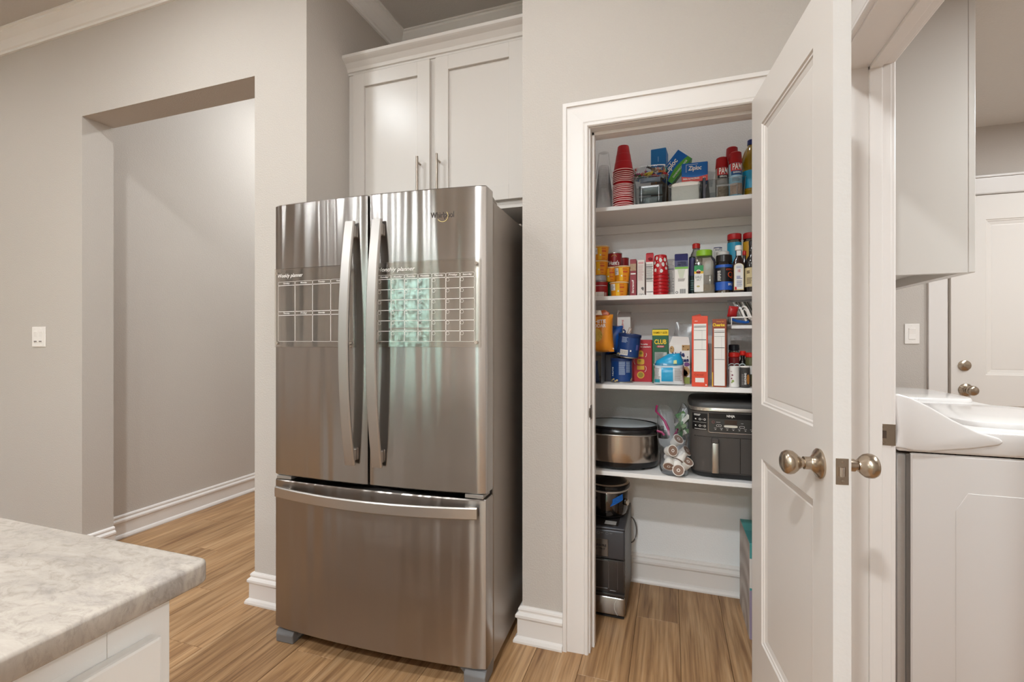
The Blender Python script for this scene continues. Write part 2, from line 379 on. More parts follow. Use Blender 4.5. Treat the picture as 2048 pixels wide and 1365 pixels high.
# ground and shrubs outside
tag(O('terrace', B((-16, 8, -9, Y0 - .2, -.3, -.12)), mat('pale_concrete', '#c9c4bb', .9, bump=(30, .3, .02))), 'pale concrete terrace outside the back windows', 'terrace', kind='structure')  # terrace added as a sunlit reflector, throwing light up into the room
tag(O('lawn', B((-16, 8, -24, -9, -.3, -.13)), mat('grass', '#5d7a3c', .9, bump=(30, .5, .05))), 'lawn outside the back windows', 'lawn', kind='structure')
m = mat('foliage', '#4f7a45', .8); n, l, b = nodes_of(m)
t = n.new('ShaderNodeTexCoord'); v = n.new('ShaderNodeTexNoise'); v.inputs['Scale'].default_value = 9; v.inputs['Detail'].default_value = 6; r = n.new('ShaderNodeValToRGB')
r.color_ramp.elements[0].position = .38; r.color_ramp.elements[0].color = lin('#0c1a12'); r.color_ramp.elements[1].position = .66; r.color_ramp.elements[1].color = lin('#7f978a'); l.new(t.outputs['Object'], v.inputs['Vector']); l.new(v.outputs['Fac'], r.inputs[0]); l.new(r.outputs[0], b.inputs['Base Color'])
for k, (x, y, s) in enumerate(((-9.0, -10.5, 1.9), (-4.6, -11.2, 1.9), (-.4, -10.4, 1.8), (-13.6, -11.5, 1.9))):
    bm = bmesh.new(); bmesh.ops.create_icosphere(bm, subdivisions=4, radius=s); rr = random.Random(k)
    for q in bm.verts:
        f = 1 + .16 * (sin(q.co.x * 7 + k) * sin(q.co.y * 6) + .6 * sin(q.co.z * 11 + q.co.x * 5)) + .05 * rr.random(); q.co *= f; q.co.z = max(q.co.z * 1.7, -s)
    o = O('shrub', bm, m, smooth=180); o.location = (x, y, s * .85)
    tag(o, ('second', 'third', 'rightmost', 'leftmost')[k] + ' of the tall green shrubs outside, seen only reflected in the planner', 'shrub', 'shrubs outside the windows')

# ---- trim
CASING = [(0, 0), (0, .011), (.004, .015), (.012, .015), (.016, .011), (.02, .013), (.082, .016), (.084, .023), (.098, .023), (.1, .02), (.1, 0)]
o = O('trim_1', SW([(JL - .006, 0), (JL - .006, JT + .002), (JR + .006, JT + .002), (JR + .006, 0)], CASING, lambda u, v, h: (u, YP - h, v)), M_TRIM); tag(o, 'white moulded casing round the pantry door', 'door casing', kind='structure')
o = O('trim_2', B((JL - .012, JL, YP, YP + .121, 0, JT + .012), (JR, JR + .012, YP, YP + .121, 0, JT + .012), (JL, JR, YP, YP + .121, JT, JT + .012), (JL, JL + .01, YP + .04, YP + .075, 0, JT), (JR - .01, JR, YP + .04, YP + .075, 0, JT), (JL, JR, YP + .04, YP + .075, JT - .012, JT), bev=.0012), M_TRIM); tag(o, 'white jamb and stop of the pantry door', 'door jamb', kind='structure')
O('strike_plate', B((JL - .0005, JL + .0015, YP + .004, YP + .034, .912, .968), (JL - .003, JL + .001, YP - .006, YP + .006, .922, .958), bev=.0008), mat('dark_bronze', '#5b4a3c', .4, .9), o)
# laundry opening: jamb, stop, casings
o = O('trim_3', B((XR - .001, XL + .001, LYF, LYF + .012, 0, LZ + .012), (XR - .001, XL + .001, LYN - .012, LYN, 0, LZ + .012), (XR - .001, XL + .001, LYN, LYF, LZ, LZ + .012), (XR + .088, XR + .12, LYF - .011, LYF, 0, LZ), (XR + .088, XR + .12, LYN, LYN + .011, 0, LZ), (XR + .088, XR + .12, LYN, LYF, LZ - .011, LZ), bev=.0012), M_TRIM); tag(o, 'white jamb and stop of the laundry opening', 'door jamb', kind='structure')
sp = O('strike_plate', B((XL - .031, XL + .009, LYF - .0022, LYF + .0002, .908, .972), bev=.0008), M_NICKEL2, o)
O('latch_hole', B((XL - .026, XL - .012, LYF - .0026, LYF - .002, .929, .952)), mat('hole_brown', '#4a3a2f', .8), sp)
for z in (.916, .963): O('screw', joinbm(LA([(0, 0), (.0035, 0), (.003, .001), (0, .0012)], 10)), M_NICKEL, sp, (XL - .019, LYF - .0022, z)).rotation_euler = (pi / 2, 0, 0)
O('lip', PR([(LYF - .0022, .908), (LYF + .009, .912), (LYF + .009, .968), (LYF - .0022, .972)], XL + .0085, XL + .0105, 'x'), M_NICKEL2, sp)
for nm, xs, sgn in (('trim_4', XR, -1), ('trim_5', XL, 1)):
    o = O(nm, SW([(LYF + .006, 0), (LYF + .006, LZ + .006), (LYN - .006, LZ + .006), (LYN - .006, 0)], [(-a, h) for a, h in CASING], lambda u, v, h, xs=xs, sgn=sgn: (xs + sgn * h, u, v)), M_TRIM); tag(o, 'white casing of the laundry opening, %s side' % ('kitchen' if sgn < 0 else 'laundry'), 'door casing', kind='structure')
# baseboards: shoe, flat, bead and cap
BASE = [(0, 0), (.031, 0), (.031, .008), (.026, .018), (.017, .024), (.0165, .089), (.019, .094), (.0235, .099), (.0235, .109), (.017, .116), (.0125, .119), (.0125, .124), (.0145, .128), (.012, .135), (.006, .14), (0, .14)]
def base(name, path, label):
    return tag(O(name, SW(path, BASE, lambda u, v, h: (u, v, h)), M_TRIM), label, 'baseboard', kind='structure')
base('baseboard_left', [(OPL, YL + .155), (OPL, YL), (X0, YL)], 'white baseboard of the wall left of the hall opening')
base('baseboard_column', [(XA, 2.30), (XA, YL), (OPR, YL), (OPR, YL + .155)], 'white baseboard at the foot of the wall between hall and refrigerator')
base('baseboard_hall', [(-3.235, 5.3), (-3.235, YL + .156)], 'white baseboard along the hall wall')
base('baseboard_pantry', [(JL - .106, YP), (XB, YP), (XB, 2.3)], 'short white baseboard between refrigerator and pantry door')
base('baseboard_pantry_back', [(XR - .008, 1.98), (XR - .008, 2.48), (XB + .122, 2.48), (XB + .122, 1.98)], 'white baseboard along the pantry back wall')
base('baseboard_laundry', [(1.41, 3.36), (XL, 3.36), (XL, 1.84)], 'white baseboard in the laundry room')
# crown moulding
CROWN = [(0, -.095), (.012, -.095), (.014, -.083), (.022, -.079), (.028, -.068), (.042, -.045), (.06, -.026), (.068, -.019), (.07, -.009), (.08, -.007), (.08, 0), (0, 0)]
o = O('trim_6', SW([(XR, Y0), (XR, YP), (XB, YP), (XB, 2.46), (XA, 2.46), (XA, YL), (X0, YL)], CROWN, lambda u, v, h: (u, v, CEIL + h)), M_CROWN); tag(o, 'white crown moulding at the kitchen ceiling', 'crown moulding', kind='structure')

# ---- pantry shelves: board and the cleats that carry it (built in, but each board lifts out)
for nm, z, yf, lab in (('pantry_shelf', 1.812, 2.165, 'white pantry shelf, the topmost, under the plastic cups'), ('pantry_shelf', 1.406, 2.165, 'white pantry shelf under the noodle cups and spices'), ('pantry_shelf', 1.014, 2.05, 'white pantry shelf under the cereal and cracker boxes'), ('pantry_shelf', .640, 2.05, 'white pantry shelf under the slow cooker and air fryer')):
    t = T(nm, lab, 'shelf', (0, 0, z))
    O('board', B((XB + .123, XR - .009, yf, 2.479, 0, .0185), bev=.0015), M_SHELF, t)
    O('cleat', B((XB + .123, XR - .009, 2.461, 2.4795, -.042, -.0005), bev=.001), M_SHELF, t)
    O('cleat', B((XB + .1225, XB + .141, yf + .02, 2.46, -.042, -.0005), bev=.001), M_SHELF, t); O('cleat', B((XR - .027, XR - .0085, yf + .02, 2.46, -.042, -.0005), bev=.001), M_SHELF, t)

# ---- recessed ceiling lamps
M_LENS = mat('lamp_lens', '#fff4e4', .4, emit=('#ffe9cf', 9.0))
def can(x, y, z, w, label, size=.15, group='recessed ceiling lamps of the kitchen', col=(.905, .965, 1)):
    t = T('recessed_light', label, 'ceiling light', (x, y, z), group=group)
    O('trim_ring', LA([(.07, -.004), (.095, -.006), (.1, -.002), (.1, 0)], 28), M_WHITEPL, t, smooth=40); O('lens', LA([(0, -.002), (.07, -.002)], 28), M_LENS, t)
    ld = bpy.data.lights.new('lamp', 'AREA'); ld.shape = 'DISK'; ld.size = size; ld.energy = w; ld.color = col
    lo = bpy.data.objects.new('lamp', ld); COL.objects.link(lo); lo.parent = t; lo.location = (0, 0, -.012)
    return t
NTH = ('first', 'second', 'third', 'fourth', 'fifth', 'sixth', 'seventh', 'eighth', 'ninth', 'tenth', 'eleventh', 'twelfth', 'thirteenth', 'fourteenth', 'fifteenth', 'sixteenth', 'seventeenth', 'eighteenth', 'nineteenth', 'twentieth')
for k_, (x, y) in enumerate(((-2.05, .75), (-.55, .85), (-3.9, .6), (-.45, -1.0), (-3.1, -1.2), (-.3, -2.6), (-2.9, -2.9), (-4.6, -2.0), (-4.2, -4.2), (-.5, -4.2))):
    can(x, y, CEIL, CAN_W * ((.7 if x < -1 else .45) if y > 0 else 1.05) * (.5 if x < -3.5 else 1) * (2.5 if x > -1.7 and y < 0 else 1), 'round white recessed kitchen ceiling lamp, %s counting from the refrigerator' % NTH[k_])
can(.02, 2.08, CEIL, 1.6, 'small round recessed lamp in the pantry ceiling', group='recessed lamp of the pantry')  # fill lamp added to lift the dark top shelf of the pantry
can(2.15, 2.45, 2.43, LAUNDRY_W * .4, 'round recessed laundry lamp nearest the back door', group='recessed lamp of the laundry')  # extra lamp added to brighten the laundry back wall
can(1.75, 1.35, 2.43, LAUNDRY_W, 'round white recessed lamp in the laundry ceiling', group='recessed lamp of the laundry')
can(-2.35, 3.3, HC, HALL_W, 'round white recessed lamp in the hall ceiling', group='recessed lamp of the hall')

# ================================================================== refrigerator
FRR = radians(2.0)
fr = T('refrigerator', 'stainless steel french-door refrigerator with bottom freezer drawer in the alcove', 'refrigerator', (-1.0675, 1.514, 0), FRR)
FW = .457                                       # half width; local y = 0 is the plane of the door corners
def bulge(x): return -.022 * (1 - (x / FW) ** 2)
def front_panel(x0, x1, z0, z1, back, re0=.004, re1=.004, tilt=0):
    """door skin: bowed front, rounded vertical edges, plan outline extruded upward with softened top and bottom"""
    pts = []; n = 20
    for i in range(n + 1):
        x = x0 + (x1 - x0) * i / n; y = bulge(x)
        pts.append((x, y))
    pl = [(x0, back)] + ([(x0, bulge(x0) + re0 * 1.5), (x0 + re0 * .35, bulge(x0) + re0 * .4)]) + [p for p in pts if x0 + re0 < p[0] < x1 - re1] + [(x1 - re1 * .35, bulge(x1) + re1 * .4), (x1, bulge(x1) + re1 * 1.5), (x1, back)]
    def inset(d): return [(min(max(x, x0 + d), x1 - d), y + (d if y < back - .02 else 0)) for x, y in pl]
    rings = [[(x, y, z0 - 0) for x, y in inset(.004)], [(x, y, z0 + .004) for x, y in pl], [(x, y, z1 - .004) for x, y in pl], [(x, y, z1) for x, y in inset(.004)]]
    return LOFT(rings)
DBK = .068
ld = O('door', front_panel(-FW, -.0055, .680, 1.768, DBK, .012, .006), M_STEEL, fr, smooth=35)
rd = O('door', front_panel(.0005, FW, .680, 1.768, DBK, .006, .012), M_STEEL, fr, smooth=35)
dr = O('freezer_drawer', front_panel(-FW, FW, .062, .661, DBK, .012, .012), M_STEEL2, fr, smooth=35)
O('cabinet_body', B((-FW + .004, FW - .004, .09, .76, .03, 1.735), bev=.004), M_STEELSIDE, fr)
O('door_gasket', B((-FW + .012, FW - .012, DBK + .0005, .0895, .07, 1.73)), M_BLACKGAP, fr)
O('toe_grille', B((-FW + .06, FW - .06, .075, .0885, .01, .06)), M_BLACKGAP, fr)
M_FOOT = mat('grey_foot_plastic', '#79797a', .45)
for s in (-1, 1):
    xa, xb = sorted((s * (FW - .006), s * (FW - .088)))
    q = PR([(.004, 0), (.085, 0), (.12, .055), (.03, .058), (.012, .048), (.002, .034)], xa, xb, 'x', bev=.004)
    w = joinbm(q, PR([(s * (FW - .08), .004), (s * (FW - .08), .056), (s * (FW - .17), .056), (s * (FW - .125), .046), (s * (FW - .10), .022)], .03, .1, 'y'))
    O('leveling_foot', w, M_FOOT, fr)
    O('hinge_cover', PR([(.02, 1.7355), (.025, 1.762), (.05, 1.766), (.10, 1.762), (.155, 1.748), (.16, 1.7355)], min(s * (FW - .012), s * (FW - .075)), max(s * (FW - .012), s * (FW - .075)), 'x', bev=.005), mat('hinge_grey', '#8f877e', .45), fr)
    O('lower_hinge', B((min(s * (FW - .012), s * (FW - .082)), max(s * (FW - .012), s * (FW - .082)), .0, .085, .663, .6775), bev=.002), mat('hinge_grey2', '#a9a49e', .4, .6), fr)
O('rear_hinge_cover', B((FW - .06, FW - .012, .50, .60, 1.7355, 1.752), bev=.004), MATS['hinge_grey'], fr)
# bowed bar handles
def bow_handle(vertical, p0, p1, w, base_y, out_end, out_mid, th, parent):
    n = 22; R = []
    for i in range(n + 1):
        t = i / n; s = p0 + (p1 - p0) * t; o = out_end + (out_mid - out_end) * (1 - (2 * t - 1) ** 2)
        y = base_y(s) - o
        if vertical:
            x = vertical; R.append([(x - w / 2, y + .004, s), (x - w / 2 + .004, y, s), (x + w / 2 - .004, y, s), (x + w / 2, y + .004, s), (x + w / 2, y + th, s), (x - w / 2, y + th, s)])
        else:
            R.append([(s, y + .004, w[0]), (s, y, w[0] + .004), (s, y, w[1] - .004), (s, y + .004, w[1]), (s, y + th, w[1]), (s, y + th, w[0])])
    return LOFT(R)
for dx, dd in ((-.072, ld), (.044, rd)):
    by = bulge(dx)
    h = O('handle', bow_handle(dx, .755, 1.668, .042, lambda s, by=by: by, .022, .062, .010, fr), M_HANDLE, dd, smooth=35)
    for z in (1.61, .77): O('handle_post', B((dx - .017, dx + .017, by - .016, by + .001, z, z + .045), bev=.003), M_HANDLE, dd)
O('handle', bow_handle(0, -.43, .43, (.598, .640), bulge, .024, .058, .010, fr), M_HANDLE, dr, smooth=35)
for x in (-.42, .375): O('handle_post', B((x, x + .045, bulge(.40) - .017, bulge(.40) + .004, .606, .632), bev=.003), M_HANDLE, dr)
# maker's badge: lettering with a gold swoosh ring
def on_door(bm, d=.0012):
    for v in bm.verts: v.co.y += bulge(v.co.x) - d
    return bm
O('badge_lettering', on_door(TXT('Whirlpool', .294, 1.668, .088, .026, 0, bold=.012)), mat('badge_dark', '#4d443f', .35, .4), rd)
O('badge_swoosh', on_door(ring(.296, 1.6665, .0195, .0215, 0, 28, -2.6, .75), .0016), mat('badge_gold', '#d9c78f', .3, .8), rd)

# ---- two clear acrylic planners held to the doors
M_ACR = clear('acrylic_sheet', '#fbfaf8', .10, .02); M_PLAN = mat('planner_white', '#ece7e1', .5)
def frame_line(x0, x1, z0, z1, w=.0009, rd_=.006):
    """rounded rectangle outline of white print"""
    pts = []
    for cx, cz, a in ((x1 - rd_, z1 - rd_, 0), (x0 + rd_, z1 - rd_, pi / 2), (x0 + rd_, z0 + rd_, pi), (x1 - rd_, z0 + rd_, 1.5 * pi)):
        for k in range(4): t = a + k * pi / 6; pts.append((cx, cz, cos(t), sin(t)))
    bm = bmesh.new(); I = [bm.verts.new((a + (rd_ - w) * c, 0, b + (rd_ - w) * s)) for a, b, c, s in pts]; U = [bm.verts.new((a + rd_ * c, 0, b + rd_ * s)) for a, b, c, s in pts]; n = len(pts)
    for i in range(n): bm.faces.new((I[i], U[i], U[(i + 1) % n], I[(i + 1) % n]))
    return bm
def planner(name, label, x0, x1, z0, z1, title, tw, grid, studs):
    t = T(name, label, 'planner', (fr.location.x, fr.location.y, 0), FRR)
    yy = min(bulge(x0), bulge(x1), bulge(.0 if x0 * x1 < 0 else (x0 if abs(x0) < abs(x1) else x1))) - .005
    sl = (bulge(x1) - bulge(x0)) / (x1 - x0)
    def Y(x): return bulge(x0) + sl * (x - x0) - .006 + (-.004)
    bm = B((x0, x1, -.0015, .0015, z0, z1), bev=.0008)
    for v in bm.verts: v.co.y += Y(v.co.x)
    O('acrylic_sheet', bm, M_ACR, t)
    def put(nm, b, m=M_PLAN, d=.0021):
        for v in b.verts: v.co.y += Y(v.co.x) - d
        return O(nm, b, m, t)
    put('title_lettering', TXT(title, x0 + .02 + tw / 2, z1 - .03, tw, .019, 0, shear=.3, bold=.005))
    put('ruled_grid', grid(x0, x1, z0, z1))
    for x, z in studs:
        b = LA([(0, -.006), (.006, -.006), (.0065, -.003), (.0065, .004), (0, .004)], 14)
        for v in b.verts: v.co = (v.co.x + x, v.co.z, v.co.y + z)
        put('magnet_stud', b, mat('stud_chrome', '#e8e4de', .15, 1), 0)
    return t
DAYS = ['Sunday', 'Monday', 'Tuesday', 'Wednesday', 'Thursday', 'Friday', 'Saturday']
def monthly(x0, x1, z0, z1):
    L = []; a, b = x0 + .022, x1 - .022; top = z1 - .048; cw = (b - a) / 7
    for k in range(7):
        L.append(frame_line(a + k * cw + .0003, a + (k + 1) * cw - .0003, top - .016, top, rd_=.005)); L.append(TXT(DAYS[k], a + (k + .5) * cw, top - .008, cw * .66, .0085, 0, shear=.3, bold=.01))
        rh = (top - .016 - z0 - .02) / 6
        for r in range(6):
            zt = top - .016 - r * rh; L.append(frame_line(a + k * cw + .0003, a + (k + 1) * cw - .0003, zt - rh, zt, rd_=.004)); L.append(ring(a + k * cw + .0068, zt - .0085, .0054, .0062, 0, 14))
    return joinbm(*L)
def weekly(x0, x1, z0, z1):
    L = []; a, b = x0 + .02, x1 - .016; top = z1 - .052; cw = (b - a) / 4; D = [['Sunday', 'Monday', 'Tuesday', 'Wednesday'], ['Thursday', 'Friday', 'Saturday', '']]
    hh = (top - z0 - .022) / 2
    for r in range(2):
        zt = top - r * hh
        for k in range(4):
            L.append(frame_line(a + k * cw + .0003, a + (k + 1) * cw - .0003, zt - .015, zt, rd_=.005)); L.append(frame_line(a + k * cw + .0003, a + (k + 1) * cw - .0003, zt - hh, zt - .015, rd_=.006))
            if D[r][k]: L.append(TXT(D[r][k], a + (k + .5) * cw, zt - .0075, cw * .38, .0085, 0, shear=.3, bold=.01))
    return joinbm(*L)
planner('wall_planner', 'clear acrylic weekly planner stuck to the left refrigerator door', -.444, -.062, 1.196, 1.508, 'Weekly planner', .125, weekly, ((-.428, 1.490), (-.078, 1.49), (-.428, 1.212), (-.078, 1.212)))
planner('wall_planner', 'clear acrylic monthly calendar planner stuck to the right refrigerator door', .022, .440, 1.198, 1.510, 'Monthly planner', .15, monthly, ((.04, 1.49), (.424, 1.492), (.04, 1.215), (.424, 1.215)))

# ================================================================== cabinet over the refrigerator
cb = T('wall_cabinet', 'white two-door wall cabinet above the refrigerator', 'cabinet', (0, 0, 0))
CF, DF = 2.012, 1.993
O('body', B((XA + .001, XB - .001, CF, 2.459, 1.818, 2.575), bev=.001), M_CAB, cb)
O('face_frame', B((XA + .001, XA + .04, CF - .0185, CF, 1.818, 2.60), (XB - .04, XB - .001, CF - .0185, CF, 1.818, 2.60), (XA + .001, XB - .001, CF - .018, CF, 1.818, 1.858), (XA + .001, XB - .001, CF - .018, CF, 2.55, 2.60), (-1.08, -1.04, CF - .0185, CF, 1.818, 2.6), bev=.0008), M_CAB, cb)
CC = [(0, 0), (.006, 0), (.008, .008), (.014, .012), (.018, .026), (.034, .046), (.05, .057), (.056, .062), (.056, .076), (0, .076)]
O('crown', SW([(XB - .001, CF - .018), (XA + .001, CF - .018)], CC, lambda u, v, h: (u, v, 2.56 + h)), M_CAB, cb)
def shaker(x0, x1, z0, z1, yf, th=.02, rail=.066):
    L = B((x0, x0 + rail, yf, yf + th, z0, z1), (x1 - rail, x1, yf, yf + th, z0, z1), (x0 + rail, x1 - rail, yf, yf + th, z0, z0 + rail), (x0 + rail, x1 - rail, yf, yf + th, z1 - rail, z1), bev=.0011)
    return L
def pull(x, z0, z1, yf, parent):
    O('bar_pull', joinbm(TB([(x, yf - .032, z0), (x, yf - .032, z1)], .006, 10), TB([(x, yf - .032, z0 + .028), (x, yf + .001, z0 + .028)], .0045, 8), TB([(x, yf - .032, z1 - .028), (x, yf + .001, z1 - .028)], .0045, 8)), mat('brushed_nickel_pull', '#a59a8e', .32, 1), parent, smooth=40)
for x0, x1, px_ in ((-1.506, -1.076, -1.124), (-1.045, -.615, -1.022)):
    d = O('door', shaker(x0, x1, 1.852, 2.55, DF - .02), M_CAB, cb)
    O('panel', B((x0 + .06, x1 - .06, DF - .0075, DF - .001, 1.91, 2.49)), M_CAB, d)
    pull(px_, 1.885, 2.085, DF - .02, d)

# ================================================================== pantry door, standing open
TH = radians(6.5)
pd = T('door_1', 'white two-panel pantry door standing open towards the camera', 'door', (.264, 1.788, 0), 0, kind='structure')
# local frame: along the leaf (u) from hinge to latch, n = out of the pantry-side face (towards the left), z up
def dloc(bm):
    for v in bm.verts:
        u, nn, z = v.co; v.co = (u * sin(TH) - nn * cos(TH), -u * cos(TH) - nn * sin(TH), z)
    bmesh.ops.recalc_face_normals(bm, faces=bm.faces[:])
    return bm
DW, DT, DZ0, DZ1 = .607, .035, .012, 2.040
def panel_door(w, z0, z1, t, panels, mold=.026, dep=.010):
    """leaf with raised-and-fielded look: frame faces, sloped ogee, flat field, on both faces; u across, n = face normal"""
    bm = bmesh.new()
    for side in (0, 1):
        n0 = 0 if side == 0 else -t; s = -1 if side == 0 else 1
        us = sorted({0, w} | {p[0] for p in panels} | {p[1] for p in panels}); zs = sorted({z0, z1} | {p[2] for p in panels} | {p[3] for p in panels})
        for i in range(len(us) - 1):
            for j in range(len(zs) - 1):
                mu, mz = (us[i] + us[i + 1]) / 2, (zs[j] + zs[j + 1]) / 2
                if any(p[0] < mu < p[1] and p[2] < mz < p[3] for p in panels): continue
                bm.faces.new([bm.verts.new((a, n0, b)) for a, b in ((us[i], zs[j]), (us[i + 1], zs[j]), (us[i + 1], zs[j + 1]), (us[i], zs[j + 1]))])
        for a, b, c, d in panels:
            prev = None
            for off, dp in ((0, 0), (.004, .004), (.009, .0045), (.012, .0075), (mold, .0075 + .0035), (mold, dep + .001), (mold + .004, dep)):
                R = [bm.verts.new((x, n0 + s * dp, z)) for x, z in ((a + off, c + off), (b - off, c + off), (b - off, d - off), (a + off, d - off))]
                if prev:
                    for k in range(4): bm.faces.new((prev[k], prev[(k + 1) % 4], R[(k + 1) % 4], R[k]))
                prev = R
            bm.faces.new(prev)
    for (a0, a1) in (((0, z0), (w, z0)), ((w, z0), (w, z1)), ((w, z1), (0, z1)), ((0, z1), (0, z0))):
        f = bm.faces.new([bm.verts.new(q) for q in ((a0[0], 0, a0[1]), (a1[0], 0, a1[1]), (a1[0], -t, a1[1]), (a0[0], -t, a0[1]))])
        if a0[0] == w and a1[0] == w: f.material_index = 1
    bmesh.ops.remove_doubles(bm, verts=bm.verts[:], dist=1e-5)
    return bm
lf = O('leaf', dloc(panel_door(DW, DZ0, DZ1, DT, [(.104, .503, 1.016, 1.918), (.104, .503, .248, .843)])), [M_DOOR, M_DOOREDGE], pd)
def knob_geo():
    """rose, neck and egg-shaped knob turned about the local z axis"""
    rose = LA([(0, 0), (.034, 0), (.0345, .004), (.032, .0065), (.026, .009), (.021, .013), (.0155, .018), (.0145, .022), (.0145, .034), (0, .034)], 32)
    kn = LA([(0, .033), (.0105, .033), (.0105, .040), (.0135, .041), (.0145, .044), (.0205, .049), (.0262, .0565), (.0278, .064), (.0272, .0705), (.0235, .077), (.016, .081), (0, .0825)], 32)
    return rose, kn
def knob_at(u, z, side, parent, M=None):
    for nm, bm in zip(('rose', 'knob'), knob_geo()):
        for v in bm.verts:
            x, y, h = v.co
            v.co = (u + x, (h if side > 0 else -DT - h), z + y)
        O(nm, dloc(bm), M_NICKEL, parent, smooth=35)
knob_at(.541, .938, 1, pd); knob_at(.541, .938, -1, pd)
lp = O('latch_plate', dloc(B((DW - .0004, DW + .0016, -DT / 2 - .0125, -DT / 2 + .0125, .910, .967), bev=.0008)), M_NICKEL2, pd)
O('latch_bolt', dloc(PR([(DW + .001, -DT / 2 - .007), (DW + .001, -DT / 2 + .008), (DW + .010, -DT / 2 + .007), (DW + .012, -DT / 2 + .004)], .929, .949, 'z')), M_CHROME, lp)
for z in (.918, .959):
    b = LA([(0, .0024), (.003, .0022), (.0036, .001)], 10)
    for v in b.verts: v.co = (DW + v.co.z, -DT / 2 + v.co.x, z + v.co.y)
    O('screw', dloc(b), M_NICKEL, lp)
for z in (.25, 1.02, 1.82):
    O('hinge', dloc(joinbm(TB([(-.004, -DT - .004, z - .045), (-.004, -DT - .004, z + .045)], .006, 10))), M_NICKEL2, pd)

# ================================================================== island with stone top
isl = T('kitchen_island', 'white kitchen island base under the stone countertop', 'kitchen island', (0, 0, 0))
IX, IY = -.648, .458
O('cabinet', B((-2.1, IX, -1.7, IY, .1, .884), bev=.0012), M_ISL, isl); O('toe_kick', B((-2.05, IX - .06, -1.65, IY - .04, 0, .1)), M_BLACKGAP, isl)
O('end_stile', B((IX - .001, IX + .0012, IY - .075, IY - .0005, .1, .8835), (IX - .001, IX + .001, -1.7, IY - .0755, .845, .8835), bev=.0005), M_ISL, isl)
for k in range(3):
    y1 = IY - .022 - k * .56
    d = O('drawer_front', B((IX + .0005, IX + .0195, y1 - .53, y1, .665, .836), bev=.004, seg=2), M_ISL, isl)
    d2 = O('door', joinbm(B((IX + .0005, IX + .0195, y1 - .53, y1 - .464, .13, .65), (IX + .0005, IX + .0195, y1 - .066, y1, .13, .65), (IX + .0005, IX + .0195, y1 - .464, y1 - .066, .13, .196), (IX + .0005, IX + .0195, y1 - .464, y1 - .066, .584, .65), bev=.001)), M_ISL, isl)
    O('panel', B((IX + .001, IX + .008, y1 - .47, y1 - .06, .19, .59)), M_ISL, d2)
pts = [(-2.14, -1.74), (-.609, -1.74)] + [(-.609 - .018 + .018 * cos(t), .490 - .018 + .018 * sin(t)) for t in (0, pi / 8, pi / 4, 3 * pi / 8, pi / 2)] + [(-2.14, .490)]
bm = PR(pts, .885, .915, 'z')
es = [e for e in bm.edges if abs(e.verts[0].co.z - e.verts[1].co.z) < 1e-5]
bmesh.ops.bevel(bm, geom=es, offset=.005, segments=3, affect='EDGES', profile=.5)
ct = O('countertop', bm, M_STONE, smooth=35); tag(ct, 'mottled beige and grey stone countertop on the island', 'countertop')

# ================================================================== laundry room
# far exterior door with casing
d2 = T('door_2', 'white panelled door with knob and deadbolt in the laundry back wall', 'door', (1.513, 3.335, 0), 0, kind='structure')
bm = panel_door(.813, .012, 2.035, .04, [(.155, .66, 1.03, 1.9), (.155, .66, .25, .86)], mold=.03)
for v in bm.verts: u, nn, z = v.co; v.co = (u, -nn, z)
bmesh.ops.recalc_face_normals(bm, faces=bm.faces[:]); O('leaf', bm, M_DOOR, d2)
rose, kn = knob_geo()
for nm, b in (('rose', rose), ('knob', kn)):
    for v in b.verts: x, y, h = v.co; v.co = (.066 + x, -h, .945 + y)
    bmesh.ops.recalc_face_normals(b, faces=b.faces[:]); O(nm, b, M_NICKEL, d2, smooth=35)
b = LA([(0, .014), (.022, .013), (.029, .008), (.03, 0)], 28)
for v in b.verts: x, y, h = v.co; v.co = (.060 + x, -h, 1.082 + y)
bmesh.ops.recalc_face_normals(b, faces=b.faces[:]); db = O('deadbolt', b, M_NICKEL, d2, smooth=35)
tb = B((-.014, .014, -.022, -.012, -.003, .003), bev=.001)
tq = O('thumb_turn', tb, M_NICKEL, db, (.060, -.003, 1.082)); tq.rotation_euler = (0, radians(-12), 0)
o = O('trim_7', SW([(1.503, 0), (1.503, 2.045), (2.34, 2.045), (2.34, 0)], [(0, 0), (0, .012), (.006, .016), (.08, .018), (.09, .018), (.09, 0)], lambda u, v, h: (u, 3.36 - h, v)), M_TRIM); tag(o, 'white casing of the laundry back door', 'door casing', kind='structure')
o = O('trim_8', B((1.4, 2.45, 3.336, 3.3605, 2.137, 2.15), bev=.002), M_TRIM); tag(o, 'thin cap over the laundry door casing', 'trim', kind='structure')
# cabinet over the washer
M_LCAB = mat('laundry_cabinet_enamel', '#cbc5be', .3, spec=.45)
lc = T('wall_cabinet', 'white laundry wall cabinet with a plain side, hanging above the washer', 'cabinet', (XL + .001, 2.012, 1.453))
O('body', B((0, .335, 0, .018, 0, .975), (0, .33, 1.30, 1.318, 0, .975), (0, .33, .018, 1.30, .035, .053), (0, .33, .018, 1.30, .957, .975), (0, .008, .018, 1.3, .0355, .957), (.316, .335, .018, 1.3, 0, .04), bev=.001), M_LCAB, lc)
for k in range(2):
    d = O('door', B((.3353, .356, .0 + k * .66, .655 + k * .66, 0, .975), bev=.002), M_LCAB, lc)
    O('bar_pull', joinbm(TB([(.387, .62 + k * .08, .06), (.387, .62 + k * .08, .2)], .006, 8), TB([(.356, .62 + k * .08, .09), (.387, .62 + k * .08, .09)], .004, 6), TB([(.356, .62 + k * .08, .17), (.387, .62 + k * .08, .17)], .004, 6)), MATS['brushed_nickel_pull'], d)
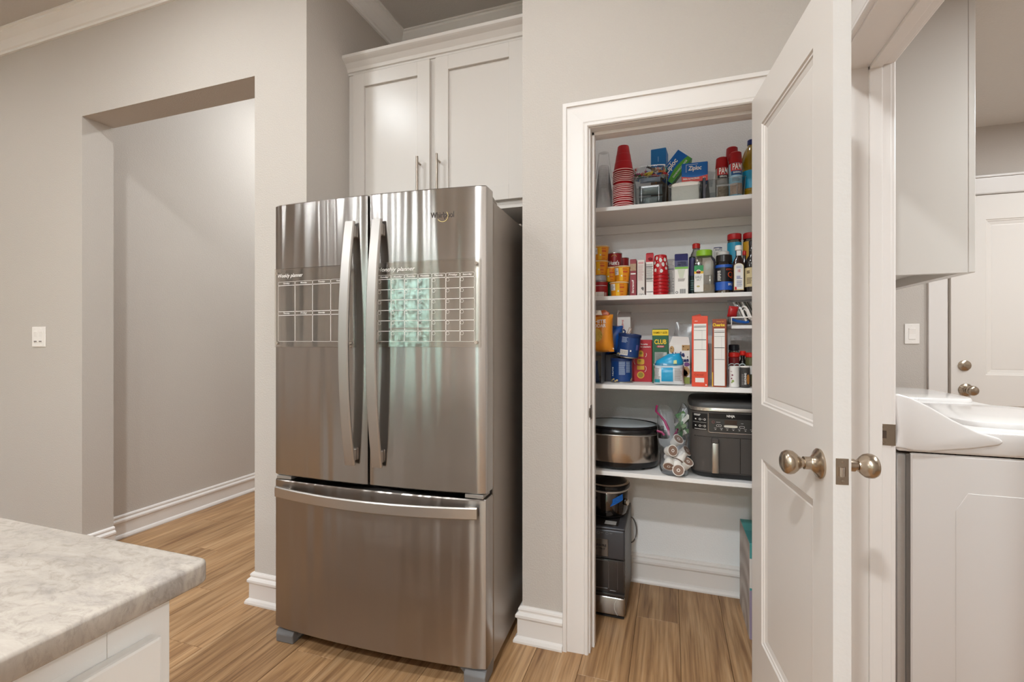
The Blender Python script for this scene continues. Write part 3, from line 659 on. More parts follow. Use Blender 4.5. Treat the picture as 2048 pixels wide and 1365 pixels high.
# washer and dryer
M_WASH = mat('white_appliance', '#e6e2df', .16, spec=.5, coat=.3); M_WASHB = mat('white_appliance_side', '#e4e0dd', .25, spec=.5)
M_GALV = mat('galvanised_steel', '#b3aea9', .5, .35, bump=(25, .25, .01)); M_DKPL = mat('dark_rubber', '#6d6863', .5)
def washer(label, y0):
    t = T('washing_machine', label, 'washer', (.668, y0, 0))
    O('side_panel', B((.046, .66, 0, .012, .06, .868), bev=.006, seg=2), M_WASHB, t); O('side_panel', B((.046, .66, .673, .685, .06, .868), bev=.004), M_WASHB, t)
    # pressed relief on the near side
    O('pressed_panel', PR([(.16, .12), (.16, .70), (.19, .755), (.62, .755), (.62, .12)], -.0012, .002, 'y', bev=.0012), M_WASHB, t)
    O('front_panel', B((.648, .66, .012, .673, .06, .868), bev=.004), M_WASHB, t)
    O('back_panel', B((.004, .010, .03, .655, .05, .85)), M_GALV, t)
    rim = TB([(.03, .02, .06), (.03, .02, .80), (.026, .03, .84), (.02, .05, .862)], .012, 8)
    O('back_frame', joinbm(rim, B((.012, .044, .008, .03, .06, .862), bev=.004), B((.004, .02, .03, .06, .05, .85), bev=.003)), M_GALV, t, smooth=40)
    O('seal_strip', B((.036, .050, .003, .012, .06, .864)), M_DKPL, t)
    for k in range(4): O('screw', LA([(0, .003), (.004, .002), (.005, 0)], 10), M_NICKEL, t, (.024, .0195, .2 + k * .2)).rotation_euler = (pi / 2, 0, 0)
    # top deck and its lid
    deck = [(.01, .872), (.66, .872), (.672, .885), (.672, .925), (.655, .942), (.22, .946), (.012, .95)]
    O('top_deck', PR(deck, -.004, .689, 'y', bev=.009, seg=3), M_WASH, t, smooth=40)
    lid = LOFT([[(x, y, z) for x, y in SS(36, .21 * s, .27 * s, 5, .435, .345)] for s, z in ((1.0, .943), (1.0, .954), (.985, .960), (.93, .963), (.5, .966))])
    ld_ = O('lid', lid, M_WASH, t, smooth=40); O('lid_grip', B((.60, .655, .25, .43, .938, .952), bev=.005, seg=2), M_WASH, ld_)
    # console: end caps sweep down along the sides
    cap = [(0, .884), (.03, .88), (.05, .876), (.09, .876), (.20, .893), (.262, .908), (.272, .918), (.262, .930), (.21, .945), (.15, .978), (.09, 1.018), (.045, 1.042), (.012, 1.054), (-.002, 1.05), (.004, 1.0), (.012, .94), (.008, .90)]
    O('console_end_cap', PR(cap, -.009, .030, 'y', bev=.006, seg=3), M_WASH, t, smooth=50); O('console_end_cap', PR(cap, .655, .692, 'y', bev=.006, seg=3), M_WASH, t, smooth=50)
    O('console_panel', PR([(.004, .89), (.21, .93), (.135, .972), (.075, 1.01), (.03, 1.034), (.008, 1.04)], .028, .657, 'y'), M_WASH, t)
    for k in range(4): O('control_knob', LA([(0, .018), (.018, .016), (.021, 0)], 18), mat('knob_grey', '#c9c5c0', .3, .4), t, (.085, .15 + k * .13, 1.0)).rotation_euler = (0, radians(40), 0)
    for x in (.09, .6):
        for y in (.06, .62): O('levelling_foot', LA([(0, 0), (.022, 0), (.022, .015), (.01, .02), (.01, .062), (0, .062)], 12), M_DKPL, t, (x, y, 0))
    return t
washer('white top-loading washer with a sloped console, nearest the laundry doorway', 1.80)
washer('white dryer with a sloped console, behind the washer', 2.56)
# light switches
def switch(label, x0, x1, z0, z1, y, gang, dark=False):
    t = T('light_switch', label, 'light switch', ((x0 + x1) / 2, y, (z0 + z1) / 2)); w, h = (x1 - x0) / 2, (z1 - z0) / 2
    O('plate', B((-w, w, -.006, 0, -h, h), bev=.0025, seg=2), M_WHITEPL, t)
    for g in range(gang):
        cx = (g - (gang - 1) / 2) * .046
        r = O('rocker', PR([(-.0065, -.033), (-.0085, -.031), (-.0068, 0), (-.0095, .031), (-.0065, .033)], cx - .016, cx + .016, 'x'), M_WHITEPL, t)
        if dark: O('slider_slot', B((cx - .012, cx + .012, -.0098, -.0075, -.028, -.0235)), mat('slot_grey', '#6d6461', .6), r)
        for z in (-h + .011, h - .011): O('screw', LA([(0, .0012), (.0025, .001), (.003, 0)], 8), M_WHITEPL, t, (cx, -.006, z)).rotation_euler = (pi / 2, 0, 0)
switch('white twin dimmer switch on the wall left of the hall opening', -3.514, -3.393, 1.186, 1.302, YL, 2, True)
switch('white single rocker switch on the laundry back wall', 1.303, 1.375, 1.203, 1.321, 3.36, 1)

# ================================================================== things on the pantry shelves
Z1, Z2, Z3, Z4 = 1.8306, 1.4246, 1.0326, .6586      # shelf tops
M_CARD = mat('white_card', '#e9e4de', .55); M_PAPER = mat('label_white', '#e6e2dd', .5)
M_CLEAR = clear('clear_plastic', '#eef0f0', .0, .3, .06); M_CLEAR2 = clear('clear_jar', '#e4e2dc', .10, .06); M_BAG = clear('clear_bag', '#f0f1f2', .05, .22, .12)
M_SILVER = mat('can_tin', '#b9b4ae', .3, 1)
def carton(name, label, cat, x0, x1, yf, dep, z0, h, m, rz=0, group=None, part='carton', flap=True):
    t = T(name, label, cat, ((x0 + x1) / 2, yf + dep / 2, z0), rz, group); w = (x1 - x0) / 2
    O(part, B((-w, w, -dep / 2, dep / 2, 0, h), bev=.0012), m, t)
    if flap: O('top_flap', B((-w + .0015, w - .0015, -dep / 2 + .001, -.001, h, h + .0012)), m, t)
    t['w'] = w; t['d'] = dep / 2
    return t
def pr(t, nm, bm, m, d=.0008, yf=None):
    """print laid on the front of a carton"""
    y = (-t['d'] if yf is None else yf) - d
    for v in bm.verts: v.co.y += y
    return O(nm, bm, m, t)
def tidy(t):
    for k in ('w', 'd'):
        if k in t: del t[k]
    return t
def round_thing(name, label, cat, x, y, z, group=None, rz=0): return T(name, label, cat, (x, y, z), rz, group)
def wr(t, nm, bm, m, r, d=.0007):
    for v in bm.verts: v.co.y -= d
    return O(nm, wrap(bm, r), m, t)

# ------------------------------------------------ top shelf
# clear tumblers and red party cups, nested upside down
def cup_mesh(rb, rt, h, rim, ribs=0, th=.0012):
    p = [(rb, 0), (rb + .0022, .0008), (rb + .0026, .0028), (rb + .0018, .0045), (rb - .0006, .0052)]
    steps = [(0, .0), (.33, .0), (.34, .0012), (.66, .0012), (.67, .0024), (1, .0024)]
    for f, o in steps:
        q = .006 + (h - .009) * f; p.append((rb - .0008 + (rt - rb) * (q / h) - (o if ribs else 0), q))
    p += [(rt - .004, h), (0, h)]
    return LA(p, 28)
M_REDCUP = mat('red_cup', '#b3121b', .38, spec=.45); M_REDRIM = mat('cup_rim', '#f0c9c6', .4)
def cup(name, label, x, y, z, me, rim, m, mr, grp):
    o = bpy.data.objects.new(name, me); COL.objects.link(o); o.location = (x, y, z); tag(o, label, 'cup', grp)
    if rim:
        k = bpy.data.objects.new('rim', rim); COL.objects.link(k); k.parent = o
    return o
def mesh_of(nm, bm, m, sm=35):
    o = O(nm, bm, m, smooth=sm); me = o.data; bpy.data.objects.remove(o); return me
c_me = mesh_of('party_cup', cup_mesh(.0455, .0285, .119, 1, 1), M_REDCUP); c_rim = mesh_of('rim', LA([(.0458, .0005), (.0482, .0002), (.0490, .0018), (.0482, .0036), (.0458, .0042)], 28), M_REDRIM)
rz_ = [.0, .0100, .0185, .0305, .0385, .0490, .0570, .0640, .0725, .0800, .0885, .0965, .1035, .1190, .1270, .1350, .1435, .1520, .1610, .1720]
for i, z in enumerate(rz_):
    top = i == len(rz_) - 1
    cup('party_cup', 'red plastic party cup on top of the upside-down stack, its whole side showing' if top else 'red plastic party cup, pale rim %s from the top of the tall upside-down stack' % NTH[len(rz_) - 1 - i], -.208, 2.232, Z1 + z, c_me, c_rim, 0, 0, None if top else 'red cups nested under the topmost one')
M_CLCUP = clear('clear_cup', '#fcfcfc', .015, .25, .08)
k_me = mesh_of('tumbler', cup_mesh(.0395, .024, .125, 1), M_CLCUP)
for i in range(13):
    top = i == 12
    cup('tumbler', 'clear plastic tumbler on top of the upside-down stack beside the red cups' if top else 'clear plastic tumbler, %s from the top of the upside-down stack' % NTH[12 - i], -.302, 2.262, Z1 + i * (.0088 if i < 12 else .0088) + (.055 if top else 0), k_me, None, 0, 0, None if top else 'clear tumblers nested in the stack')
# clear organiser bins
def open_bin(name, label, x0, x1, yf, dep, h, taper=.006, th=.0022, handle=True):
    t = T(name, label, 'bin', ((x0 + x1) / 2, yf + dep / 2, Z1)); w, d = (x1 - x0) / 2, dep / 2
    R = [[(-w + taper, -d + taper, 0), (w - taper, -d + taper, 0), (w - taper, d, 0), (-w + taper, d, 0)], [(-w, -d, h), (w, -d, h), (w, d, h), (-w, d, h)], [(-w + th, -d + th, h), (w - th, -d + th, h), (w - th, d - th, h), (-w + th, d - th, h)], [(-w + taper + th, -d + taper + th, th), (w - taper - th, -d + taper + th, th), (w - taper - th, d - th, th), (-w + taper + th, d - th, th)]]
    O('tub', LOFT(R), M_CLEAR, t)
    O('rim', joinbm(TB([(-w, -d, h), (w, -d, h), (w, d, h), (-w, d, h)], .0018, 6, closed=True)), clear('clear_rim', '#f2f2f2', .06, .3, .15), t)
    if handle: O('front_grip', B((-w * .55, w * .55, -d - .006, -d + .001, h * .60, h * .66), (-w * .55, -w * .5, -d - .006, -d + .003, h * .12, h * .62), (w * .5, w * .55, -d - .006, -d + .003, h * .12, h * .62), bev=.001), MATS['clear_rim'], t)
    return t
open_bin('storage_bin', 'clear plastic bin of silver pouches under the bag of wrapped sweets', -.158, -.016, 2.19, .165, .128)
M_FOIL = mat('foil_pouch', '#7d8282', .45, .3, bump=(60, .5, .01)); M_FOIL2 = mat('foil_pouch_pale', '#9aa2a2', .5, .3, bump=(50, .6, .01))
def pillow(w, d, h, n=10, puff=.35, seed=0, wob=.0):
    """soft packet: flat rectangle of two skins blown up in the middle, standing in xz"""
    bm = bmesh.new(); rr = random.Random(seed); g = []
    for s in (-1, 1):
        rows = []
        for j in range(n + 1):
            row = []
            for i in range(n + 1):
                a, b = i / n * 2 - 1, j / n * 2 - 1
                f = max(0, (1 - abs(a) ** 3)) ** .5 * max(0, (1 - abs(b) ** 3)) ** .5
                x = a * w / 2 * (1 - puff * .12 * (1 - b * b) * abs(a)); z = (b + 1) * h / 2
                row.append(bm.verts.new((x + wob * w * (rr.random() - .5) * f, s * d / 2 * f + wob * d * (rr.random() - .5) * 1.3 * f, z + wob * h * .3 * (rr.random() - .5) * f)))
            rows.append(row)
        for j in range(n):
            for i in range(n):
                q = [rows[j][i], rows[j][i + 1], rows[j + 1][i + 1], rows[j + 1][i]]
                bm.faces.new(q if s < 0 else q[::-1])
    bmesh.ops.remove_doubles(bm, verts=bm.verts[:], dist=1e-5); bmesh.ops.recalc_face_normals(bm, faces=bm.faces[:])
    return bm
for k, (z, mm, lab) in enumerate(((.006, M_FOIL, 'dull silver pouch at the bottom of the clear bin beside the red cups'), (.058, M_FOIL2, 'pale silver pouch lying upper in the clear bin beside the red cups'))):
    o = O('foil_pouch', pillow(.105, .05, .046, 8, seed=k, wob=.06), mm, smooth=60); o.location = (-.087, 2.245, Z1 + z); tag(o, lab, 'pouch')
o = O('foil_pouch', pillow(.09, .018, .024, 8, seed=5, wob=.05), mat('label_pouch', '#9aa3b5', .35, .2, bump=(60, .4, .01)), smooth=60); o.location = (-.087, 2.213, Z1 + .106); tag(o, 'blue-white wrapped bar lying on top in the clear bin of pouches', 'snack bar')
sw = T('sweet_bag', 'clear bag of bright wrapped sweets lying across the clear bin', 'bag of sweets', (-.088, 2.254, Z1 + .131))
b = pillow(.155, .105, .062, 12, seed=3, wob=.05); O('bag', b, M_BAG, sw, smooth=60)
rr = random.Random(4); SC = ['#c2262b', '#e9e4dc', '#2d6a35', '#3b66b5', '#d9822b', '#2c2b33', '#d8c23a', '#a63a76', '#cfd3d6']
for i in range(46):
    x = rr.uniform(-.066, .066); y = rr.uniform(-.036, .034); z = .008 + rr.random() * .042 * (1 - (x / .08) ** 2)
    c = SC[i % len(SC)]
    p = joinbm(B((-.011, .011, -.006, .006, -.0045, .0045), bev=.003), PR([(.010, -.002), (.017, -.007), (.017, .007), (.010, .002)], -.001, .001, 'y'), PR([(-.010, -.002), (-.010, .002), (-.017, .007), (-.017, -.007)], -.001, .001, 'y'))
    q = O('sweet', p, mat('sweet_' + c[1:], c, .35), sw, (x, y, z)); q.rotation_euler = (rr.uniform(-.8, .8), rr.uniform(-.6, .6), rr.uniform(0, 3.1))
# plain blue box behind, the two zipper-bag boxes
t = carton('bag_box', 'plain blue carton seen end-on above the bag of sweets', 'box', -.086, -.016, 2.36, .09, Z1 + .222, .090, mat('carton_blue', '#1f74b4', .45), rz=radians(-6)); pr(t, 'tab_slit', rect(-.002, .001, .028, .052), mat('pale_blue', '#8fbbdd', .5)); tidy(t)
o = carton('storage_box', 'brown carton at the back holding up the plain blue carton', 'box', -.09, -.010, 2.355, .10, Z1, .2205, mat('carton_brown', '#8b6f55', .7)); tidy(o)
# tilted box
A = radians(51)
t = T('bag_box', 'blue and green zipper-bag carton tilted on its corner', 'box', (.019, 2.331, Z1 + .197)); t.rotation_euler = (0, -A, 0)
hw, hh, hd = .0697, .0385, .027
M_ZB = mat('zip_blue', '#1166b8', .4); M_ZG = mat('zip_green', '#58a53a', .4)
O('carton', B((-hw, hw, -hd, hd, -hh, hh), bev=.001), M_ZB, t)
def wave(x0, x1, zb, za, amp, n=14, ph=0):
    return [(x0, zb), (x1, zb)] + [(x1 - (x1 - x0) * i / n, za + amp * sin(ph + i / n * pi)) for i in range(n + 1)]
O('green_band', joinbm(poly(wave(-hw + .001, hw - .001, -hh + .001, -.016, .012), -hd - .0007)), M_ZG, t)
O('green_edge', B((-hw - .0006, hw + .0006, -hd + .0008, hd - .0008, -hh - .0006, -hh + .001)), M_ZG, t)
O('lettering', TXT('Ziploc', -.010, .014, .080, .030, -hd - .0014, shear=.15, bold=.025), M_WHITEINK, t)
O('lettering', TXT('SANDWICH BAGS', .004, -.024, .095, .008, -hd - .0014, bold=.02), M_WHITEINK, t)
O('logo_bracket', joinbm(rect(-.053, -.051, -.004, .032, -hd - .0012), rect(-.053, .01, .030, .032, -hd - .0012)), M_WHITEINK, t)
t = carton('bag_box', 'blue and red zipper-bag carton standing upright behind the napkins', 'box', .047, .155, 2.24, .055, Z1 + .0985, .084, M_ZB)
M_ZR = mat('zip_red', '#d8463a', .4)
w, d = t['w'], t['d']
pr(t, 'red_band', poly(wave(-w, w, .0, .027, -.007)), M_ZR); pr(t, 'lettering', TXT('Ziploc', .001, .058, .056, .026, 0, shear=.15, bold=.025), M_WHITEINK, .0016)
pr(t, 'lettering', TXT('PARA ALMACENAR', -.014, .0145, .068, .008, 0, bold=.02), M_WHITEINK, .0016); pr(t, 'lettering', TXT('52', .040, .013, .012, .009, 0, bold=.02), M_WHITEINK, .0016)
pr(t, 'logo_bracket', joinbm(rect(-.036, -.0345, .044, .078), rect(-.036, .014, .0765, .078)), M_WHITEINK, .0012)
O('side_red', B((w, w + .0008, -d + .001, d - .001, .001, .083)), mat('zip_darkred', '#8f2328', .5), t); tidy(t)
o = carton('storage_box', 'low grey carton hidden behind the napkins, carrying the upright zipper-bag carton', 'box', .035, .131, 2.244, .052, Z1, .0975, mat('carton_grey', '#77706b', .7), flap=False); tidy(o)
open_bin('storage_bin', 'clear plastic bin packed with folded white napkins', -.008, .128, 2.188, .054, .068, handle=False)
M_CLOTH = mat('napkin', '#e9e2d9', .85, bump=(40, .4, .01))
for k in range(3):
    bm = B((-.056, .056, -.006, .006, 0, .083 + .006 * k), bev=.005, seg=2)
    bmesh.ops.subdivide_edges(bm, edges=bm.edges[:], cuts=2, use_grid_fill=True)
    r3 = random.Random(k)
    for v in bm.verts:
        if v.co.z > .01: v.co += Vector((r3.uniform(-.002, .002), r3.uniform(-.0015, .0015), r3.uniform(-.002, .002) - .006 * (v.co.x / .06) ** 2))
    o = O('napkin', bm, M_CLOTH, smooth=60); o.location = (.06 + .003 * k, 2.202 + .0135 * k, Z1 + .0030); tag(o, ('front', 'middle', 'rear')[k] + ' folded white napkin packet in the clear bin', 'napkin')
o = O('slate_card', B((0, .012, 0, .16, 0, .1), bev=.002), mat('slate_grey', '#45434a', .6)); o.location = (.1325, 2.2, Z1); tag(o, 'dark grey folder standing between the napkin bin and the spray-can bin', 'folder')
b = pillow(.13, .04, .07, 8, seed=8, wob=.12)
o = O('clear_bag', b, M_BAG, smooth=60); o.location = (.12, 2.37, Z1 + .1195); o.rotation_euler = (0, .2, 0); tag(o, 'crumpled clear plastic bag behind the upright zipper-bag carton', 'plastic bag')
o = carton('storage_box', 'grey carton at the back under the tilted zipper-bag box and crumpled clear bag', 'box', -.008, .150, 2.302, .12, Z1, .118, mat('carton_grey', '#77706b', .7), flap=False); tidy(o)
open_bin('storage_bin', 'clear plastic bin holding the cooking-spray cans', .153, .300, 2.185, .20, .083)
# cooking spray cans
M_CAP = mat('spray_cap_red', '#a51217', .35); M_SPB = mat('spray_blue', '#9cc0d3', .35); M_SPG = mat('spray_grey', '#a49b93', .4)
def spray(label, x, y, h, body, extra):
    t = round_thing('spray_can', label, 'spray can', x, y, Z1 + .0026); r = .0265
    O('can', LA([(0, 0), (r - .002, 0), (r, .003), (r, h * .74), (r - .002, h * .75), (0, h * .75)], 28), body, t, smooth=35)
    O('cap', LA([(r - .0005, h * .745), (r + .0003, h * .75), (r + .0003, h * .77), (r - .003, h * .985), (r - .007, h), (0, h)], 28), M_CAP, t, smooth=35)
    extra(t, r, h); return t
def lab1(word, wcol, scol):
    def f(t, r, h):
        wr(t, 'brand_panel', rect(-.022, .026, h * .57, h * .735, 0, n=10), mat('spray_red', '#c02a2a', .4), r)
        wr(t, 'lettering', TXT('PAM', .004, h * .66, .036, .027, 0, bold=.02), M_WHITEINK, r, .0016)
        wr(t, 'name_band', rect(-.020, .026, h * .48, h * .57, 0, n=10), wcol, r); wr(t, 'lettering', TXT(word, .004, h * .535, .030, .007, 0, bold=.02), M_WHITEINK, r, .0016)
        wr(t, 'food_picture', rect(-.026, .03, h * .06, h * .30, 0, n=12), mat('food_' + scol[1:], scol, .6, bump=(90, .6, .01)), r)
        wr(t, 'small_print', bars(-.016, .022, h * .33, h * .44, 4, 0, seed=3, cols=6), M_GREYINK, r)
    return f
spray('cooking-spray can with a red cap and grey body in the clear bin', .213, 2.245, .188, M_SPG, lab1('GRILLING', mat('spray_black', '#2c2a2c', .4), '#8d7a66'))
spray('cooking-spray can with a red cap and pale blue body in the clear bin', .264, 2.222, .196, M_SPB, lab1('BAKING', mat('spray_navy', '#1e4f84', .4), '#b99a86'))
spray('tall cooking-spray can standing behind the other two cans', .262, 2.325, .258, M_SPG, lambda t, r, h: None)
# oil bottle
M_OIL = mat('cooking_oil', '#b08a14', .12, trans=.55, coat=.5); M_TEALL = mat('oil_label', '#1f93b8', .4)
t = round_thing('oil_bottle', 'bottle of golden cooking oil with a blue cap and turquoise label', 'bottle', .331, 2.265, Z1)
O('bottle', LA([(0, 0), (.034, 0), (.037, .006), (.037, .03), (.035, .035), (.037, .04), (.037, .125), (.034, .132), (.038, .15), (.036, .185), (.026, .215), (.015, .23), (.0135, .24), (0, .24)], 28), M_OIL, t, smooth=40)
O('cap', solid(.0155, .0148, .2365, .262), mat('cap_blue', '#20306f', .35), t, smooth=40); wr(t, 'label', rect(-.05, .05, .045, .122, 0, n=16), M_TEALL, .037)

# ------------------------------------------------ second shelf
M_NOOD = mat('noodle_orange', '#e8971c', .4); M_NOODY = mat('noodle_yellow', '#efb928', .4); M_LIDW = mat('noodle_lid', '#e8cfa0', .4); M_NRED = mat('noodle_red', '#d0561f', .5)
def noodle(label, x, y, z, h=.066, rt=.0385, rb=.031, rz=0.0):
    t = round_thing('noodle_cup', label, 'noodle cup', x, y, z, 'yellow and orange noodle cups', rz)
    O('cup', LA([(0, 0), (rb - .002, 0), (rb, .003), (rt - .001, h - .005), (0, h - .005)], 28), M_NOOD, t, smooth=35)
    O('lid', LA([(rt - .002, h - .006), (rt + .0018, h - .005), (rt + .002, h - .002), (rt - .001, h), (0, h)], 28), M_LIDW, t, smooth=35)
    def cone(bm):
        wrap(bm, rt)
        for v in bm.verts:
            f = (rb + (rt - rb) * max(0, min(1, v.co.z / h)) + .0007) / rt; v.co.x *= f; v.co.y *= f
        return bm
    O('yellow_panel', cone(rect(-.012, .006, .003, h - .008, 0, n=6)), M_NOODY, t)
    O('facts_panel', cone(rect(-.043, -.015, h * .42, h - .010, -.0004, n=8)), M_PAPER, t); O('small_print', cone(bars(-.041, -.018, h * .45, h - .013, 6, -.0016, seed=2, cols=5)), M_GREYINK, t)
    O('name_bars', cone(joinbm(rect(.006, .028, h * .56, h * .66, -.001, n=6), rect(.004, .026, h * .76, h * .80, -.001, n=6), rect(.008, .024, h * .30, h * .36, -.001, n=6), rect(.012, .024, h * .12, h * .16, -.001, n=4))), M_NRED, t)
    O('steam_mark', cone(poly(circ(-.0005, h * .36, .004, 10), -.0012)), M_PAPER, t)
    return t
t = round_thing('food_can', 'red tin with a white band at its foot, lowest in the left stack', 'can', -.316, 2.235, Z2)
O('can', solid(.0365, .0365, 0, .072), mat('can_red', '#a31f25', .4), t, smooth=35); O('end_rim', LA([(.0362, .070), (.0378, .0705), (.0378, .073), (.0362, .0735)], 28), M_SILVER, t, smooth=30)
wr(t, 'label_band', rect(-.04, .024, .002, .024, 0, n=14), M_PAPER, .0365); wr(t, 'white_line', rect(-.05, .04, .052, .0545, 0, n=14), M_PAPER, .0365); wr(t, 'barcode', joinbm(*[rect(.026 + k * .002, .0268 + k * .002, .004, .022, 0) for k in range(7)]), M_PAPER, .0365)
t = round_thing('food_can', 'flat pale tin between the red tin and the noodle cups', 'can', -.318, 2.235, Z2 + .0738)
O('can', solid(.033, .033, 0, .030), mat('can_pale', '#aab0bb', .4, .3), t, smooth=35); wr(t, 'lettering', bars(-.02, .02, .006, .022, 3, 0, seed=6, cols=6), M_PAPER, .033)
noodle('orange noodle cup standing on the flat pale tin', -.316, 2.235, Z2 + .1042, .067)
noodle('orange noodle cup at the top of the left stack', -.312, 2.235, Z2 + .1716, .068, rz=.1)
def food_can(label, x, y, z, r, h, text=None):
    t = round_thing('food_can', label, 'can', x, y, z)
    O('can', solid(r, r, 0, h), mat('can_darkred', '#8f1a1e', .38), t, smooth=35); O('end_rim', joinbm(LA([(r - .0005, h - .002), (r + .001, h - .0015), (r + .001, h + .001), (r - .001, h + .0012), (r - .0025, h - .0005)], 28), LA([(r - .0005, .002), (r + .001, .0015), (r + .001, 0), (r - .001, 0)], 28)), M_SILVER, t, smooth=30)
    wr(t, 'label_foot', rect(-.045, .045, .003, h * .34, 0, n=16), mat('can_cream', '#d3bd83', .5), r); wr(t, 'green_line', rect(-.045, .045, h * .34, h * .37, 0, n=16), mat('can_gold', '#b98d3c', .5), r)
    if text:
        wr(t, 'lettering', TXT(text, .0, h * .56, .050, h * .2, 0, bold=.03), M_WHITEINK, r, .0014); wr(t, 'lettering', TXT('Tomato Sauce', 0, h * .24, .045, h * .10, 0, bold=.01), mat('olive_ink', '#4f5a2c', .5), r, .0014)
        wr(t, 'emblem', ring(0, h * .80, .010, .013, 0, 16, .2, pi - .2), mat('can_gold', '#b98d3c', .5), r, .0014)
    return t
food_can('dark red sauce can, lower of the stack behind the noodle cups', -.257, 2.325, Z2, .034, .109)
food_can("dark red can with white lettering, upper of two behind the noodle cups", -.257, 2.325, Z2 + .1105, .034, .108, "Hunt's")
food_can('dark red can at the back, right of the lettered sauce can', -.226, 2.385, Z2, .030, .108); food_can('dark red can on top at the back, half hidden by the lettered sauce can', -.226, 2.385, Z2 + .1095, .030, .095)
noodle('yellow noodle cup at the bottom of the front pair', -.227, 2.235, Z2, .068, .0425, .036)
noodle('yellow noodle cup standing on the front bottom cup, left of the brown-red dinner box', -.212, 2.228, Z2 + .0684, .072, .036, .029)
noodle('noodle cup half hidden behind the front pair', -.268, 2.272, Z2 + .0745, .07, .0345, .029, rz=-.3)
o = O('green_jar', solid(.028, .028, 0, .0735), mat('jar_green', '#1f4a2c', .3), smooth=35); o.location = (-.268, 2.272, Z2); tag(o, 'dark green jar hidden under the rear noodle cup', 'jar')
# dinner boxes
t = carton('dinner_box', 'narrow brown-red dinner-mix box seen edge-on', 'box', -.177, -.149, 2.222, .15, Z2, .170, mat('box_brownred', '#8f3038', .5)); w = t['w']
pr(t, 'dish_picture', rect(-w + .001, w - .001, .118, .150), mat('pasta_picture', '#b59a7f', .6, bump=(120, .7, .01))); pr(t, 'white_tab', rect(-w + .003, w - .003, .101, .107), M_PAPER); pr(t, 'lettering', TXT('Stroganoff', 0, .046, .062, .012, 0, shear=.1, bold=.02, turn=pi / 2), M_WHITEINK); tidy(t)
t = carton('dinner_box', 'narrow white box seen edge-on between the brown-red box and the red-topped carton', 'box', -.145, -.112, 2.222, .14, Z2, .165, mat('box_white_pink', '#ddd3cb', .5)); w = t['w']
pr(t, 'pink_panel', rect(-w + .005, w - .005, .148, .156), mat('pink_print', '#cf9a9a', .5)); pr(t, 'small_print', bars(-w + .004, w - .004, .07, .14, 14, seed=3), mat('pink_print2', '#c9a9a5', .5)); pr(t, 'seal_mark', joinbm(poly(circ(.007, .036, .006)), poly(circ(.009, .029, .003))), mat('seal_grey', '#5e5957', .5)); pr(t, 'recycling_marks', joinbm(ring(-.004, .007, .003, .005), ring(.006, .007, .003, .005)), M_GREYINK); tidy(t)
def tetra(name, label, x0, x1, yf, dep, z0, h, body, topm, gable=.03):
    t = carton(name, label, 'carton', x0, x1, yf, dep, z0, h - gable, body, flap=False); w, d = t['w'], t['d']
    O('gable_top', LOFT([[(-w, -d, h - gable), (w, -d, h - gable), (w, d, h - gable), (-w, d, h - gable)], [(-w, -d * .55, h - .006), (w, -d * .55, h - .006), (w, d * .7, h - .001), (-w, d * .7, h - .001)], [(-w + .002, -d * .3, h), (w - .002, -d * .3, h), (w - .002, d * .6, h), (-w + .002, d * .6, h)]]), topm, t)
    return t
t = tetra('broth_carton', 'white broth carton with a red gabled top beside the spotted cups', -.107, -.074, 2.222, .07, Z2, .200, M_CARD, mat('carton_red', '#b3212b', .35), .045); w = t['w']
pr(t, 'small_print', bars(-w + .002, w - .002, .062, .145, 17, seed=9, ragged=.15), M_GREYINK); pr(t, 'rule_line', joinbm(rect(-w + .002, w - .002, .132, .1335), rect(-w + .002, w - .002, .078, .080), rect(-w + .002, w - .002, .018, .020)), M_INK, .0012); pr(t, 'red_edge', rect(-w, -w + .0015, 0, .15), mat('carton_maroon', '#6e1420', .4))
O('spout', solid(.009, .009, 0, .006), mat('spout_dark', '#7b1a24', .4), t, (0.003, -.03, .168)).rotation_euler = (radians(55), 0, 0); tidy(t)
# spotted cups over plain red ones, upside down
q_me = mesh_of('party_cup', cup_mesh(.0355, .0275, .092, 1), M_REDCUP)
for i in range(7):
    top = i == 6
    o = cup('party_cup', 'red paper cup with white spots, the topmost of the short upside-down stack' if top else 'plain red cup nested %s below the white-spotted cup' % NTH[5 - i], -.0435, 2.243, Z2 + i * .0155, q_me, None, 0, 0, None if top else 'red cups under the spotted cup')
    if top:
        r7 = random.Random(11); L = []; S2 = []
        def cone2(bm, d):
            for v in bm.verts:
                f = .0352 + (.0275 - .0355) * (v.co.z / .092) + d; a = v.co.x / .032; v.co.x = f * sin(a); v.co.y = -f * cos(a)
            return bm
        for x, z, s in ((-.022, .022, .0075), (.004, .018, .0085), (.026, .030, .007), (-.012, .043, .0085), (.012, .047, .009), (-.028, .056, .007), (.001, .066, .0085), (.022, .068, .0085), (-.018, .076, .0075), (.03, .05, .006)):
            pts = [(x + s * (1 + .18 * r7.uniform(-1, 1)) * cos(k * .7) * .8, z + s * (1 + .18 * r7.uniform(-1, 1)) * sin(k * .7) * 1.1) for k in range(9)]; L.append(poly(pts))
        for k in range(22): S2.append(poly(circ(r7.uniform(-.034, .034), r7.uniform(.012, .084), .0016, 6)))
        O('white_spots', cone2(joinbm(*L), .0012), mat('spot_white', '#d3cfc9', .5), o); O('pink_dots', cone2(joinbm(*S2), .0009), mat('dot_pink', '#e88f8c', .5), o)
t = carton('dinner_box', 'pale printed box at the back, right of the spotted cups', 'box', -.018, .019, 2.30, .12, Z2, .178, mat('box_pale', '#d2ccc6', .5)); w = t['w']
pr(t, 'small_print', bars(-w + .003, w - .003, .02, .165, 22, seed=12), M_GREYINK); pr(t, 'rule_line', joinbm(rect(-w + .002, w - .002, .128, .1305), rect(-w + .002, w - .002, .170, .172)), M_NAVYINK, .0012); tidy(t)
